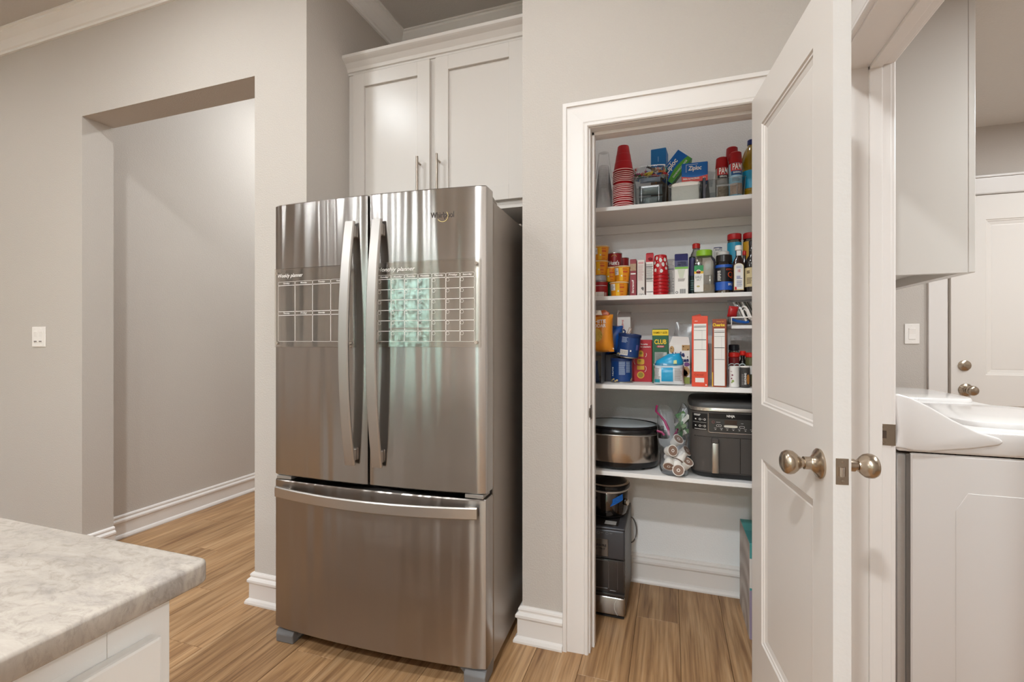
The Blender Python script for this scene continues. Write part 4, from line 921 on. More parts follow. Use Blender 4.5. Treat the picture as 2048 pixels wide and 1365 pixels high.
t = tetra('broth_carton', 'white broth carton with a navy gabled top and green band', .017, .073, 2.213, .06, Z2, .186, M_CARD, mat('carton_navy', '#2b2c5c', .3), .034); w = t['w']
pr(t, 'navy_panel', rect(-w, w, .123, .152), mat('carton_navy', '#2b2c5c', .3)); pr(t, 'green_band', rect(-w + .001, w, .115, .124), mat('lime_band', '#73b13b', .4), .001)
pr(t, 'lettering', joinbm(TXT('CHICKEN', .002, .143, .034, .007, 0, bold=.02), TXT('BROTH', .002, .133, .036, .010, 0, bold=.03)), M_WHITEINK, .0014)
pr(t, 'small_print', bars(-w + .014, w - .004, .058, .072, 4, seed=5), M_GREYINK); pr(t, 'pour_glass', poly([(-.016, .112), (.016, .112), (.008, .075), (-.008, .075)]), mat('pale_green', '#cbd0bb', .5), .0009); pr(t, 'barcode', joinbm(*[rect(-.006 + k * .0028, -.0046 + k * .0028, .006, .026) for k in range(9)]), M_INK); pr(t, 'recycling_mark', ring(-.019, .011, .0035, .0055), M_INK); tidy(t)
# bottles and jars
t = round_thing('sauce_bottle', 'dark bottle with a purple upper label behind the navy-topped carton', 'bottle', .093, 2.285, Z2); O('bottle', solid(.016, .015, 0, .178), mat('bottle_dark', '#1f2b2c', .15, coat=.5), t, smooth=35); wr(t, 'label', rect(-.014, .014, .09, .17, 0, n=8), mat('label_purple', '#37335f', .4), .016); wr(t, 'label_print', bars(-.008, .01, .02, .07, 5, seed=3, cols=4), mat('teal_print', '#50807c', .5), .016)
t = round_thing('sauce_bottle', 'clear bottle with a red screw cap at the back', 'bottle', .112, 2.325, Z2); O('bottle', LA([(0, 0), (.026, 0), (.028, .004), (.028, .17), (.024, .195), (.016, .210), (.015, .222), (0, .222)], 24), clear('clear_vinegar', '#d5d6d2', .14, .05), t, smooth=40); O('cap', solid(.0172, .0172, .220, .244), mat('cap_red', '#c2261f', .35), t, smooth=35); wr(t, 'label', rect(-.03, .02, .08, .15, 0, n=10), mat('label_purple', '#37335f', .4), .028)
# big square seasoning jar with lime lid
t = T('spice_jar', 'large clear square jar with a lime green lid and seasoning label', 'jar', (.142, 2.262, Z2))
O('jar', LOFT([[(x, y, z) for x, y in SS(32, .045 * s, .040 * s, 6)] for s, z in ((.95, 0), (1, .004), (1, .142), (.95, .155), (.74, .168), (.70, .172))]), M_CLEAR2, t, smooth=40)
O('seasoning', LOFT([[(x, y, z) for x, y in SS(24, .042, .037, 6)] for z in (.003, .044)]), mat('seasoning_beige', '#a99c89', .8, bump=(200, .5, .01)), t)
O('lid', solid(.034, .034, .171, .199), mat('lid_lime', '#8bb92a', .35), t, smooth=35)
F = -.0409
for nm, bm, mm, d in (('label', rect(-.0435, -.006, .012, .128), M_PAPER, 0), ('green_band', rect(-.0435, -.006, .100, .128), mat('label_green', '#1d8a4c', .4), .0006), ('yellow_band', rect(-.0435, -.006, .092, .102), mat('label_yellow', '#e6b52a', .4), .0008), ('emblem', poly(circ(-.026, .100, .0095, 16)), M_WHITEINK, .0014), ('emblem_mark', ring(-.026, .100, .004, .006), M_REDINK, .002), ('lettering', joinbm(TXT('GARLIC', -.026, .077, .029, .010, 0, bold=.0), TXT('SALT', -.025, .065, .018, .009, 0, bold=.0)), mat('dark_green_ink', '#2d4f46', .5), .0012), ('clove_picture', poly(circ(-.027, .036, .007, 10, .004)), mat('clove', '#b8ab6a', .6), .0012)):
    for v in bm.verts: v.co.y += F - d
    O(nm, bm, mm, t)
t = round_thing('spice_jar', 'small jar with a navy and white lid at the back', 'jar', .204, 2.34, Z2); O('jar', solid(.018, .018, 0, .205), mat('jar_white', '#d8d5d2', .4), t, smooth=35); O('lid', solid(.0185, .0185, .2, .222), mat('lid_white', '#e3e0dc', .4), t, smooth=35); wr(t, 'navy_line', rect(-.02, .02, .2185, .222, 0, n=8), M_NAVYINK, .0186); wr(t, 'lettering', bars(-.012, .012, .204, .214, 2, seed=1, cols=4), M_NAVYINK, .0186)
t = round_thing('spice_jar', 'white-lidded jar standing behind the black and blue rub jar', 'jar', .222, 2.305, Z2); O('jar', solid(.027, .027, 0, .168), mat('jar_brown', '#5c2f24', .3), t, smooth=35); O('lid', solid(.0275, .0275, .167, .196), mat('lid_white2', '#dad5d0', .4), t, smooth=35)
t = round_thing('spice_jar', 'rub jar with a black lid, black label and blue band', 'jar', .221, 2.247, Z2); r = .0335
O('jar', LA([(0, 0), (r - .003, 0), (r, .004), (r, .13), (r - .003, .139), (0, .139)], 32), clear('clear_rub', '#d8d2c8', .12, .05), t, smooth=35); O('rub', solid(r - .002, r - .002, .002, .125), mat('rub_tan', '#8d7a62', .9, bump=(300, .6, .01)), t, smooth=35)
O('lid', solid(r, r - .001, .137, .170), mat('lid_black', '#26211f', .3), t, smooth=35)
M_BLKL = mat('label_black', '#211f23', .35); M_BLUL = mat('label_blue', '#2858b0', .35)
wr(t, 'label', rect(-.05, .05, .016, .126, 0, n=20), M_BLKL, r); wr(t, 'blue_band', joinbm(rect(-.05, .05, .016, .052, 0, n=20), rect(-.05, .05, .114, .126, 0, n=20)), M_BLUL, r, .0013)
wr(t, 'lettering', joinbm(TXT('KOSMOS', .022, .104, .034, .008, 0, bold=.01), TXT('Q', .024, .080, .024, .030, 0, bold=.0)), mat('orange_ink', '#d8572c', .5), r, .002); wr(t, 'lettering', joinbm(TXT('SPG', .022, .040, .018, .010, 0, bold=.02), bars(-.03, -.014, .055, .1, 9, seed=7, cols=4)), M_WHITEINK, r, .002)
def tall_spice(label, x, y, h, col, art):
    t = round_thing('spice_bottle', label, 'spice bottle', x, y, Z2); r = .0285
    O('bottle', LA([(0, 0), (r - .002, 0), (r, .003), (r, h - .034), (r - .004, h - .026), (0, h - .026)], 28), clear('spice_clear', '#c9c4ba', .12, .06), t, smooth=35); O('spice', solid(r - .0015, r - .0015, .002, h - .04), mat('spice_brown', '#7d6a58', .9), t)
    O('lid', LA([(r + .0005, h - .027), (r + .001, h - .026), (r + .001, h - .003), (r - .002, h), (0, h)], 28), mat('lid_red', '#b01d20', .35), t, smooth=35)
    wr(t, 'label', rect(-.05, .05, .02, h - .040, 0, n=20), mat('label_' + col[1:], col, .4), r); art(t, r, h); return t
tall_spice('tall spice bottle with a red lid and turquoise label', .272, 2.325, .276, '#2492b4', lambda t, r, h: (wr(t, 'picture', poly(circ(.014, h - .07, .012, 14)), mat('spice_pic', '#9a8a7a', .5), r, .0014), wr(t, 'side_panel', rect(.002, .03, .05, h - .09, 0, n=8), mat('teal_dark', '#3e7f93', .4), r, .0012)))
tall_spice('tall spice bottle with a red lid and mustard label', .336, 2.325, .276, '#d0981f', lambda t, r, h: wr(t, 'picture', poly([(-.016, h - .06), (.006, h - .055), (.01, h - .07), (-.01, h - .078)]), mat('spice_pic2', '#7a2f22', .5), r, .0014))
# vanilla bottle: flat flask with arched label
M_AMB = mat('amber_glass', '#2a1712', .12, coat=.5)
t = T('extract_bottle', 'dark flat extract bottle with a white cap and cream arched label', 'bottle', (.275, 2.216, Z2))
O('bottle', LOFT([[(x, y, z) for x, y in SS(28, .0235 * s, .013 * u, 4)] for s, u, z in ((.94, .9, 0), (1, 1, .004), (1, 1, .118), (.9, .95, .135), (.55, .8, .152), (.42, .75, .158), (.42, .75, .183))]), M_AMB, t, smooth=40); O('cap', solid(.0138, .0135, .182, .2045), M_WHITEPL, t, smooth=35)
arch = [(-.019, .012), (.019, .012), (.019, .112)] + [(.019 * cos(a), .112 + .015 * sin(a)) for a in [pi * k / 10 for k in range(1, 10)]] + [(-.019, .112)]
arch2 = [(x * .88, .016 + (z - .012) * .955) for x, z in arch]
O('label', joinbm(poly(arch, -.0136)), mat('label_cream_edge', '#d8c58e', .5), t); O('label_field', poly(arch2, -.0142), M_PAPER, t)
O('lettering', joinbm(TXT('1E', .001, .094, .010, .011, -.0148, bold=.02)), M_REDINK, t); O('small_print', joinbm(bars(-.009, .013, .058, .072, 3, -.0148, .5, seed=2), bars(-.009, .013, .024, .052, 6, -.0148, .3, seed=4), bars(-.010, .014, .104, .114, 3, -.0148, .3, seed=8)), mat('blue_ink', '#3a4f9a', .5), t); O('red_mark', poly([(-.0165, .014), (-.008, .014), (-.009, .026), (-.0165, .027)], -.0149), M_REDINK, t); O('neck_label', rect(-.0085, .0085, .160, .181, -.0103), M_PAPER, t)
t = round_thing('food_colour_bottle', 'little dark bottle with a small red cap behind the extract bottle', 'bottle', .304, 2.262, Z2); O('bottle', LA([(0, 0), (.010, 0), (.010, .14), (.006, .155), (.006, .168), (0, .168)], 18), M_AMB, t, smooth=40); O('cap', solid(.0078, .0075, .166, .189), mat('cap_red', '#c2261f', .35), t, smooth=35)
t = round_thing('sauce_bottle', 'dark sauce bottle with a long neck and cream label at the right end', 'bottle', .325, 2.215, Z2); O('bottle', LA([(0, 0), (.0235, 0), (.025, .004), (.025, .12), (.021, .14), (.0105, .158), (.0095, .205), (0, .205)], 28), mat('sauce_black', '#17110f', .12, coat=.5), t, smooth=40); O('cap', solid(.0105, .0105, .2, .222), M_BLKL, t, smooth=35); wr(t, 'label', rect(-.035, .035, .024, .105, 0, n=16), mat('label_cream', '#cbb98c', .5), .025); wr(t, 'label_print', joinbm(bars(-.022, -.004, .078, .092, 2, seed=2, fill=.6, cols=5), bars(-.022, .0, .034, .062, 5, seed=3, cols=5)), mat('brown_ink', '#4a3626', .5), .025, .0014)

# ------------------------------------------------ third shelf
def crumple(bm, amp, seed, f=40):
    r9 = random.Random(seed); a, b, c = (r9.uniform(0, 6) for _ in range(3))
    for v in bm.verts:
        p = v.co; v.co += Vector((sin(p.z * f + a) * cos(p.x * f * .7 + b), sin(p.x * f * 1.1 + c) * cos(p.z * f * .8 + a), .4 * sin(p.x * f + p.z * f * .6 + b))) * amp
    return bm
t = T('chip_bag', 'orange bag of cheddar snack lying on the clear bin at the left', 'snack bag', (-.30, 2.115, Z3 + .139)); t.rotation_euler = (radians(-4), radians(-2), 0)
O('bag', crumple(pillow(.125, .07, .165, 16, .4, 2), .004, 3), mat('chip_orange', '#dd8a1c', .32), t, smooth=60)
O('torn_top', crumple(PR([(-.055, .158), (.042, .150), (.052, .172), (.03, .188), (-.01, .180), (-.04, .190), (-.058, .176)], -.012, .012, 'y', bev=.003), .003, 5), mat('chip_orange_dark', '#b5541c', .35), t, smooth=60); O('torn_foil', crumple(PR([(-.05, .165), (.02, .162), (.012, .186), (-.03, .184)], -.018, -.010, 'y', bev=.002), .003, 6), mat('chip_foil', '#ddd6cd', .25, .4), t, smooth=60)
O('lettering', joinbm(TXT('WHITE', -.002, .132, .074, .016, -.0395, bold=.03), TXT('CHEDDAR', -.008, .113, .086, .016, -.0400, bold=.03)), M_WHITEINK, t); O('snack_picture', crumple(joinbm(poly(circ(-.008, .072, .026, 14, .030), -.0398)), .0015, 2), mat('puff_yellow', '#e2bf55', .6, bump=(120, .8, .02)), t)
O('bottom_seal', PR([(-.06, -.004), (.064, .010), (.06, .016), (-.06, .006)], -.004, .004, 'y'), mat('chip_foil', '#ddd6cd', .25, .4), t)
t = T('storage_bin', 'clear plastic bin at the left end under the orange snack bag', 'bin', (-.36, 2.17, Z3)); w, d, h, q = .074, .09, .135, .0025
O('tub', LOFT([[(-w, -d, 0), (w, -d, 0), (w, d, 0), (-w, d, 0)], [(-w, -d, h), (w, -d, h), (w, d, h), (-w, d, h)], [(-w + q, -d + q, h), (w - q, -d + q, h), (w - q, d - q, h), (-w + q, d - q, h)], [(-w + q, -d + q, q), (w - q, -d + q, q), (w - q, d - q, q), (-w + q, d - q, q)]]), M_CLEAR, t); O('rim', TB([(-w, -d, h), (w, -d, h), (w, d, h), (-w, d, h)], .002, 6, closed=True), MATS['clear_rim'], t)
o = O('snack_packet', crumple(pillow(.06, .05, .095, 8, seed=2), .003, 8), mat('packet_navy', '#3a4468', .35), smooth=60); o.location = (-.335, 2.115, Z3 + .004); tag(o, 'navy snack packet inside the clear bin at the left end', 'snack packet'); O('red_flash', poly([(-.006, .03), (.008, .034), (.006, .06), (-.008, .055)], -.027), mat('flash_red', '#c9543c', .5), o)
o = O('snack_packet', crumple(pillow(.11, .04, .10, 8, seed=4), .003, 9), mat('packet_clear_brown', '#8b8074', .4), smooth=60); o.location = (-.355, 2.19, Z3 + .02); tag(o, 'greyish snack packet at the back of the clear bin at the left end', 'snack packet')
o = O('snack_bag', crumple(pillow(.085, .07, .135, 12, seed=6), .004, 4), mat('bag_blue', '#164f9f', .25, coat=.4), smooth=60); o.location = (-.252, 2.235, Z3 + .125); tag(o, 'shiny royal blue snack bag wedged behind the orange one', 'snack bag')
o = carton('storage_box', 'dark carton at the back under the royal blue snack bag', 'box', -.29, -.225, 2.21, .07, Z3, .124, mat('carton_dark', '#4c4a50', .7), flap=False); tidy(o)
# white and red box at the back with open top
t = carton('sugar_box', 'white box with a red side and slanting open top at the back', 'box', -.243, -.181, 2.30, .11, Z3, .302, M_CARD, flap=False); w, d = t['w'], t['d']
O('side_red', B((-w - .0008, -w, -d, d, 0, .302)), mat('sugar_red', '#b0222b', .4), t); O('open_flap', PR([(-d, .302), (-d + .002, .302), (-.01, .327), (-.012, .328)], -w, w, 'x'), mat('flap_grey', '#b5aca6', .6), t); O('open_flap', PR([(-w, .302), (-w + .006, .336), (-w + .004, .336), (-w - .001, .304)], -d, d * .6, 'y'), M_CARD, t)
pr(t, 'red_script', joinbm(TXT('Sugar', -.004, .266, .048, .011, 0, shear=.2, bold=.01, turn=-pi / 2 + .12)), M_REDINK); pr(t, 'navy_swirl', ring(-.002, .232, .005, .012), M_NAVYINK); tidy(t)
# two blue canisters
M_CAN = mat('canister_blue', '#153a74', .35, coat=.2)
def canister(label, x, y, z, h, r, tilt, facts):
    t = T('nut_canister', label, 'canister', (x, y, z)); t.rotation_euler = (tilt[0], tilt[1], 0)
    O('can', solid(r, r, .004, h - .006), M_CAN, t, smooth=35); O('bottom_rim', LA([(r - .002, .0), (r + .001, .0005), (r + .001, .005), (r - .001, .006)], 30), M_SILVER, t, smooth=35); O('lid', LA([(r, h - .014), (r + .0018, h - .013), (r + .0018, h - .002), (r, h), (r - .004, h), (r - .006, h - .004), (0, h - .004)], 30), mat('canister_lid', '#1b2f5c', .35), t, smooth=35)
    facts(t, r, h); return t
def f1(t, r, h): wr(t, 'facts_print', bars(-.008, .02, .035, h - .012, 15, seed=4, cols=6, ragged=.12), mat('facts_pale', '#9fb0c8', .5), r); wr(t, 'facts_print', bars(.024, .046, .045, h - .012, 13, seed=14, cols=6, ragged=.12), mat('facts_pale', '#9fb0c8', .5), r); wr(t, 'white_lettering', joinbm(TXT('NUTS', -.040, .050, .040, .010, 0, bold=.03, turn=pi / 2)), M_WHITEINK, r); wr(t, 'nut_picture', joinbm(*[poly(circ(-.052 + .009 * k, .008 + .004 * (k % 3), .0055, 8, .004)) for k in range(5)] + [poly(circ(.052 + .006 * k, .012 + .006 * k, .005, 8, .004)) for k in range(2)]), mat('nut_tan', '#cbb37a', .5), r)
def f2(t, r, h): wr(t, 'facts_print', bars(-.030, .0, h - .04, h - .014, 6, seed=21, cols=6), mat('facts_pale', '#9fb0c8', .5), r); wr(t, 'barcode_panel', rect(-.032, .004, .012, .036, 0, n=8), M_PAPER, r); wr(t, 'barcode', joinbm(*[rect(-.030 + k * .003, -.0285 + k * .003, .015, .034, 0) for k in range(11)]), M_GREYINK, r, .0014); wr(t, 'small_mark', rect(.012, .018, .030, .037, 0), M_PAPER, r); wr(t, 'violet_panel', rect(.038, .052, .038, .062, 0, n=4), mat('violet_print', '#5a5fa0', .5), r); wr(t, 'nut_picture', joinbm(*[poly(circ(-.05 + .008 * k, .012 + .004 * (k % 2), .005, 8, .004)) for k in range(3)]), mat('nut_tan', '#cbb37a', .5), r)
canister('blue nut canister standing on the shelf, lower of two', -.211, 2.185, Z3, .110, .0475, (0, 0), f1)
canister('blue nut canister balanced askew on the lower canister', -.186, 2.180, Z3 + .1145, .106, .049, (radians(3), radians(7)), f2)
o = O('plastic_fork', joinbm(TB([(0, 0, 0), (.012, .004, .032)], .0022, 6), TB([(.004, 0, -.01), (.02, .004, .026)], .0022, 6)), mat('wood_fork', '#b9a08c', .5)); o.location = (-.188, 2.185, Z3 + .218); tag(o, 'pair of pale wooden picks standing on the tilted canister lid', 'picks')
# red cracker box with round pictures
t = carton('cracker_box', 'red cracker box with four yellow pictures down its front', 'box', -.171, -.080, 2.242, .12, Z3, .192, mat('box_red', '#bd2330', .42), rz=radians(-1)); w = t['w']
pr(t, 'lettering', joinbm(TXT('your favorite', .001, .172, .052, .009, 0, bold=.02), TXT('for go snackers', .010, .160, .060, .009, 0, bold=.02)), M_WHITEINK)
pr(t, 'cracker_picture', joinbm(poly([(-.016, .115), (.008, .115), (.008, .133)] + [(-.004 + .012 * cos(a), .133 + .012 * sin(a)) for a in (pi / 4, pi / 2, 3 * pi / 4)] + [(-.016, .133)]), poly(SS(20, .016, .013, 4, -.004, .092)), rect(-.020, .012, .055, .074), poly(circ(-.004, .031, .0165, 20))), mat('cracker_gold', '#e3b03e', .6))
pr(t, 'cracker_picture', joinbm(poly(circ(-.003, .131, .007, 10, .006)), poly(circ(-.008, .096, .007, 10, .004)), poly(circ(-.004, .031, .012, 16))), mat('cracker_olive', '#a58d36', .6), .0014)
pr(t, 'white_arc', joinbm(ring(.008, .125, .013, .0145, 0, 8, -.9, .5), ring(-.012, .095, .022, .0235, 0, 8, 2.6, 3.9), ring(.002, .06, .018, .0195, 0, 8, -.9, .7)), M_WHITEINK); tidy(t)
# green cracker box
t = carton('cracker_box', 'green family-size cracker box with a yellow top band', 'box', -.077, -.009, 2.18, .12, Z3, .240, mat('box_green', '#1f5a3c', .42)); w = t['w']
pr(t, 'yellow_band', rect(-w, w, .212, .237), mat('band_yellow', '#eec81f', .45)); pr(t, 'lettering', TXT('FAMILY SIZE', 0, .2245, .058, .009, 0, bold=.02), mat('brown_red_ink', '#7d3d17', .5), .0014); pr(t, 'lettering', TXT('CLUB', 0, .184, .050, .021, 0, bold=.02), M_YELINK)
pr(t, 'red_pill', poly(SS(20, .017, .005, 3, .001, .163)), mat('pill_red', '#b03040', .45)); pr(t, 'lettering', TXT('Original', .001, .163, .024, .006, 0, bold=.02), M_WHITEINK, .0016); pr(t, 'facts_panel', rect(-w + .010, w - .007, .088, .138), mat('facts_grey', '#b9bbb5', .5)); pr(t, 'small_print', bars(-w + .012, w - .010, .092, .135, 9, seed=33), M_GREYINK, .0014); tidy(t)
# muffin box with sloped open top
t = carton('muffin_box', 'white muffin box with brown muffin pictures and a sloping handle top', 'box', -.006, .079, 2.172, .12, Z3, .172, M_CARD, flap=False); w, d = t['w'], t['d']
O('sloping_top', LOFT([[(-w, -d, .172), (w, -d, .172), (w, d, .172), (-w, d, .172)], [(-w + .014, -.015, .208), (w - .004, -.015, .204), (w - .004, .02, .206), (-w + .014, .02, .208)]]), M_CARD, t)
M_MUF = mat('muffin_brown', '#c09a69', .6, bump=(150, .6, .01)); M_CHIP = mat('chip_brown', '#5d3a2a', .6)
pr(t, 'muffin_picture', joinbm(rect(.010, w - .001, .146, .170), poly(circ(-w + .011, .150, .010, 12, .016)), poly(circ(w - .016, .055, .015, 14, .022)), poly(circ(.018, .045, .016, 12, .02))), M_MUF); pr(t, 'chip_marks', joinbm(*[poly(circ(x, z, .0028, 8)) for x, z in ((.016, .163), (.034, .150), (-.034, .155), (.026, .06), (.03, .04), (.016, .035), (.033, .118))]), M_CHIP, .0014); pr(t, 'green_foot', rect(w - .028, w - .001, .002, .03), mat('foot_green', '#9aa653', .5)); pr(t, 'violet_pill', poly(SS(16, .012, .009, 2, .030, .086)), mat('violet_pill', '#7a4a86', .5), .0014)
pr(t, 'lettering', joinbm(TXT('Little', -.004, .128, .050, .024, 0, bold=.05, turn=.10), TXT('Bites', .014, .104, .048, .018, 0, bold=.05, turn=.10)), M_NAVYINK, .0016); tidy(t)
# bag of wipes / bread in front: turquoise and white soft pack
t = T('soft_pack', 'turquoise and white soft plastic pack lying in front of the green box', 'soft pack', (-.007, 2.112, Z3))
bm = crumple(pillow(.125, .075, .088, 16, .3, 8), .0028, 12); O('pack', bm, mat('pack_white', '#e1e4e6', .3, coat=.3), t, smooth=60)
def onpack(bm):
    for v in bm.verts:
        a, b_ = v.co.x / .0625, v.co.z / .044 - 1
        f = max(0, 1 - abs(a) ** 3) ** .5 * max(0, 1 - abs(b_) ** 3) ** .5; v.co.y = -.0375 * f - .0042
    return bm
def grid_rect(x0, x1, z0, z1, n=6, m=6):
    bm = bmesh.new(); V = [[bm.verts.new((x0 + (x1 - x0) * i / n, 0, z0 + (z1 - z0) * j / m)) for i in range(n + 1)] for j in range(m + 1)]
    for j in range(m):
        for i in range(n): bm.faces.new((V[j][i], V[j][i + 1], V[j + 1][i + 1], V[j + 1][i]))
    return bm
O('turquoise_panel', onpack(grid_rect(-.030, .016, .018, .076)), mat('pack_turquoise', '#1796c4', .3, coat=.3), t); O('lettering', onpack(joinbm(bars(-.024, -.004, .058, .066, 2, seed=3, fill=.6), ring(.004, .063, .004, .0065), bars(-.026, .010, .036, .054, 2, seed=8, fill=.3))), M_WHITEINK, t)
for v in t.children[-1].data.vertices: v.co.y -= .0012
O('side_print', onpack(joinbm(bars(-.058, -.034, .02, .072, 9, seed=5), bars(.022, .055, .02, .072, 11, seed=6))), mat('print_mix', '#9c9794', .6), t); O('teal_mark', onpack(grid_rect(-.058, -.036, .012, .026, 3, 2)), mat('teal_mark', '#1c8a9c', .4), t)
O('folded_top', crumple(LOFT([[(x, y, z) for x, y in SS(24, a, b, 2.4, cx, .008)] for a, b, z, cx in ((.054, .026, .072, 0), (.060, .030, .084, .0), (.056, .026, .102, .004), (.040, .018, .120, .014), (.026, .008, .134, .02))]), .004, 7, 50), mat('pack_turquoise', '#1796c4', .3, coat=.3), t, smooth=60); O('clear_fold', crumple(LOFT([[(x, y, z) for x, y in SS(20, a, b, 2.4, 0, -.005)] for a, b, z in ((.058, .03, .070), (.060, .033, .080), (.056, .030, .092))]), .003, 9), M_BAG, t, smooth=60); O('pale_mark', poly([(.018, .092), (.032, .092), (.031, .108), (.019, .106)], -.030), mat('pale_yellow', '#cfd592', .5), t)
# clear bag behind the boxes
o = O('clear_bag', crumple(pillow(.10, .02, .20, 10, seed=9), .004, 5), M_BAG, smooth=60); o.location = (.045, 2.31, Z3 + .07); o.rotation_euler = (0, .12, 0); tag(o, 'thin clear plastic bag standing up behind the muffin box', 'plastic bag')
# cereal boxes, seen edge-on
def facts(t, w, z0, z1, seed):
    pr(t, 'facts_panel', rect(-w + .007, w - .006, z0, z1), M_PAPER); H = z1 - z0
    pr(t, 'rule_line', joinbm(*[rect(-w + .008, w - .007, z0 + H * f, z0 + H * f + hh) for f, hh in ((.93, .0022), (.86, .0008), (.66, .0024), (.455, .0014), (.96, .0008))]), M_INK, .0016)
    pr(t, 'small_print', joinbm(bars(-w + .009, .004, z0 + H * .68, z0 + H * .85, 6, seed=seed), bars(-w + .009, .006, z0 + H * .47, z0 + H * .64, 7, seed=seed + 1), bars(-w + .009, w - .009, z0 + H * .04, z0 + H * .44, 18, seed=seed + 2, fill=.35), rect(.008, .0085, z0 + H * .47, z0 + H * .86), bars(.012, w - .010, z0 + H * .47, z0 + H * .64, 7, seed=seed + 3)), M_GREYINK, .0013)
t = carton('cereal_box', 'tall orange-red cereal box seen edge-on, its lid flap lifted', 'box', .088, .149, 2.072, .19, Z3, .290, mat('box_orange', '#d94a2e', .42), rz=radians(-3), flap=False); w, d = t['w'], t['d']
facts(t, w, .062, .258, 41); pr(t, 'address_panel', rect(-w + .013, w - .014, .018, .036), M_PAPER); pr(t, 'lettering', TXT('Cereal', -.004, .049, .034, .008, 0, bold=.0), mat('dark_red_ink', '#962c22', .5)); pr(t, 'white_script', bars(-.020, -.008, .266, .270, 1, seed=1), M_WHITEINK); pr(t, 'corner_mark', poly(circ(w - .007, .008, .003)), M_PAPER)
O('top_flap', PR([(-w + .001, .2905), (0, .2985), (w * .2, .2905)], -d + .002, d - .002, 'y'), mat('flap_orange', '#b23a26', .5), t); O('side_picture', B((-w - .0009, -w + .0002, -d + .002, d - .004, .004, .24)), mat('side_red', '#a3372c', .5), t); tidy(t)
t = carton('cereal_box', 'tall brown oat-cereal box seen edge-on with yellow lettering', 'box', .172, .225, 2.075, .19, Z3, .276, mat('box_brown', '#8c3f22', .42), rz=radians(-7)); w, d = t['w'], t['d']
pr(t, 'lettering', TXT('Cheerios', -.002, .253, .044, .013, 0, bold=.03), M_YELINK); pr(t, 'lettering', TXT('Honey Nut', .004, .266, .028, .006, 0, bold=.02), mat('honey_ink', '#dc9a35', .5)); facts(t, w, .006, .238, 51)
O('side_picture', B((-w - .0009, -w + .0002, -d, d - .004, .002, .206)), mat('honey_orange', '#cf7f1f', .5), t); O('side_blue', B((-w - .0009, -w + .0002, -d, d - .004, .206, .272)), mat('side_blue', '#2b6f9e', .5), t); O('yellow_edge', B((-w - .0004, -w + .003, -d - .0006, -d + .002, .002, .06)), mat('edge_yellow', '#e0b43a', .5), t); tidy(t)
# little wire-railed rack at the right
t = T('shelf_riser', 'small white shelf riser with a wire rail at the right end', 'shelf riser', (.357, 2.19, Z3))
O('board', B((-.118, .12, -.05, .17, .238, .2525), bev=.0015), M_SHELF, t); O('leg', B((.105, .118, -.045, .165, 0, .238), bev=.001), M_SHELF, t); O('leg', B((-.117, -.105, .10, .165, 0, .238), bev=.001), M_SHELF, t)
O('wire_rail', joinbm(TB([(-.118, .165, .285), (-.118, -.052, .285), (.118, -.052, .285)], .0028, 8), TB([(-.118, -.052, .253), (-.118, -.052, .285)], .002, 6), TB([(.118, -.052, .253), (.118, -.052, .285)], .002, 6)), M_WHITEPL, t, smooth=40)
o = T('utensil_bag', 'clear bag with a blue zip stuffed with dark and white plastic cutlery on the riser', 'bag of cutlery', (.292, 2.20, Z3 + .258)); O('bag', crumple(pillow(.125, .075, .105, 10, seed=12), .005, 3), M_BAG, o, smooth=60)
O('blue_zip', TB([(-.052, -.040, .022), (-.03, -.045, .012), (0, -.047, .007), (.014, -.045, .009)], .0062, 6), mat('zip_strip_blue', '#1c58a6', .35), o, smooth=40)
for k in range(9):
    a = -.5 - .04 * k; x = -.025 + k * .011; O('utensil', TB([(x + .028, -.01 + .004 * (k % 3), .010), (x - .014, .004 * (k % 3), .095)], .0032, 6), mat('utensil_dark', '#39382f', .4) if k % 3 else mat('utensil_white', '#d9d5ce', .4), o)
O('white_utensil', joinbm(TB([(.004, -.049, .012), (-.012, -.052, .05), (-.016, -.052, .062), (-.010, -.052, .072), (.002, -.05, .070), (.010, -.05, .058), (.026, -.048, .016)], .0042, 8), TB([(.0, -.05, .026), (-.010, -.053, .055), (-.004, -.053, .062), (.006, -.051, .052), (.016, -.05, .02)], .003, 6)), M_WHITEPL, o, smooth=40)
o = O('snack_packet', crumple(pillow(.038, .02, .045, 8, seed=14), .002, 2), mat('packet_red', '#a81f20', .3), smooth=60); o.location = (.244, 2.165, Z3 + .2885); o.rotation_euler = (0, .15, 0); tag(o, 'shiny red snack packet hooked over the wire rail', 'snack packet')
# jars under the riser
t = round_thing('spice_jar', 'clear jar with a wide black lid behind the brown cereal box', 'jar', .262, 2.255, Z3); O('jar', solid(.0195, .0195, 0, .147), clear('jar_clear3', '#dcd8d2', .12, .05), t, smooth=35); O('lid', solid(.0215, .0215, .145, .172), M_BLKL, t, smooth=35)
for lab, x, y, r, col in (('round jar with a bright red lid behind the white canister', .254, 2.185, .0215, '#7a2326'), ('olive jar with a bright red lid at the far right', .318, 2.175, .0225, '#5c5a3c')):
    t = round_thing('spice_jar', lab, 'jar', x, y, Z3); O('jar', solid(r, r, 0, .120), mat('jar_' + col[1:], col, .25, coat=.4), t, smooth=35); O('lid', solid(r + .0008, r, .119, .139), mat('lid_brightred', '#cf2a22', .35), t, smooth=35); wr(t, 'label', rect(-.025, .025, .05, .085, 0, n=10), M_PAPER if x > .3 else mat('label_dkgreen', '#33483a', .5), r)
t = round_thing('sauce_bottle', 'slim black bottle between the two red-lidded jars', 'bottle', .288, 2.19, Z3); O('bottle', LA([(0, 0), (.0125, 0), (.0125, .1), (.008, .112), (.008, .128), (0, .128)], 20), MATS['sauce_black'], t, smooth=40); O('cap', solid(.0118, .0118, .126, .146), mat('lid_brightred', '#cf2a22', .35), t, smooth=35)
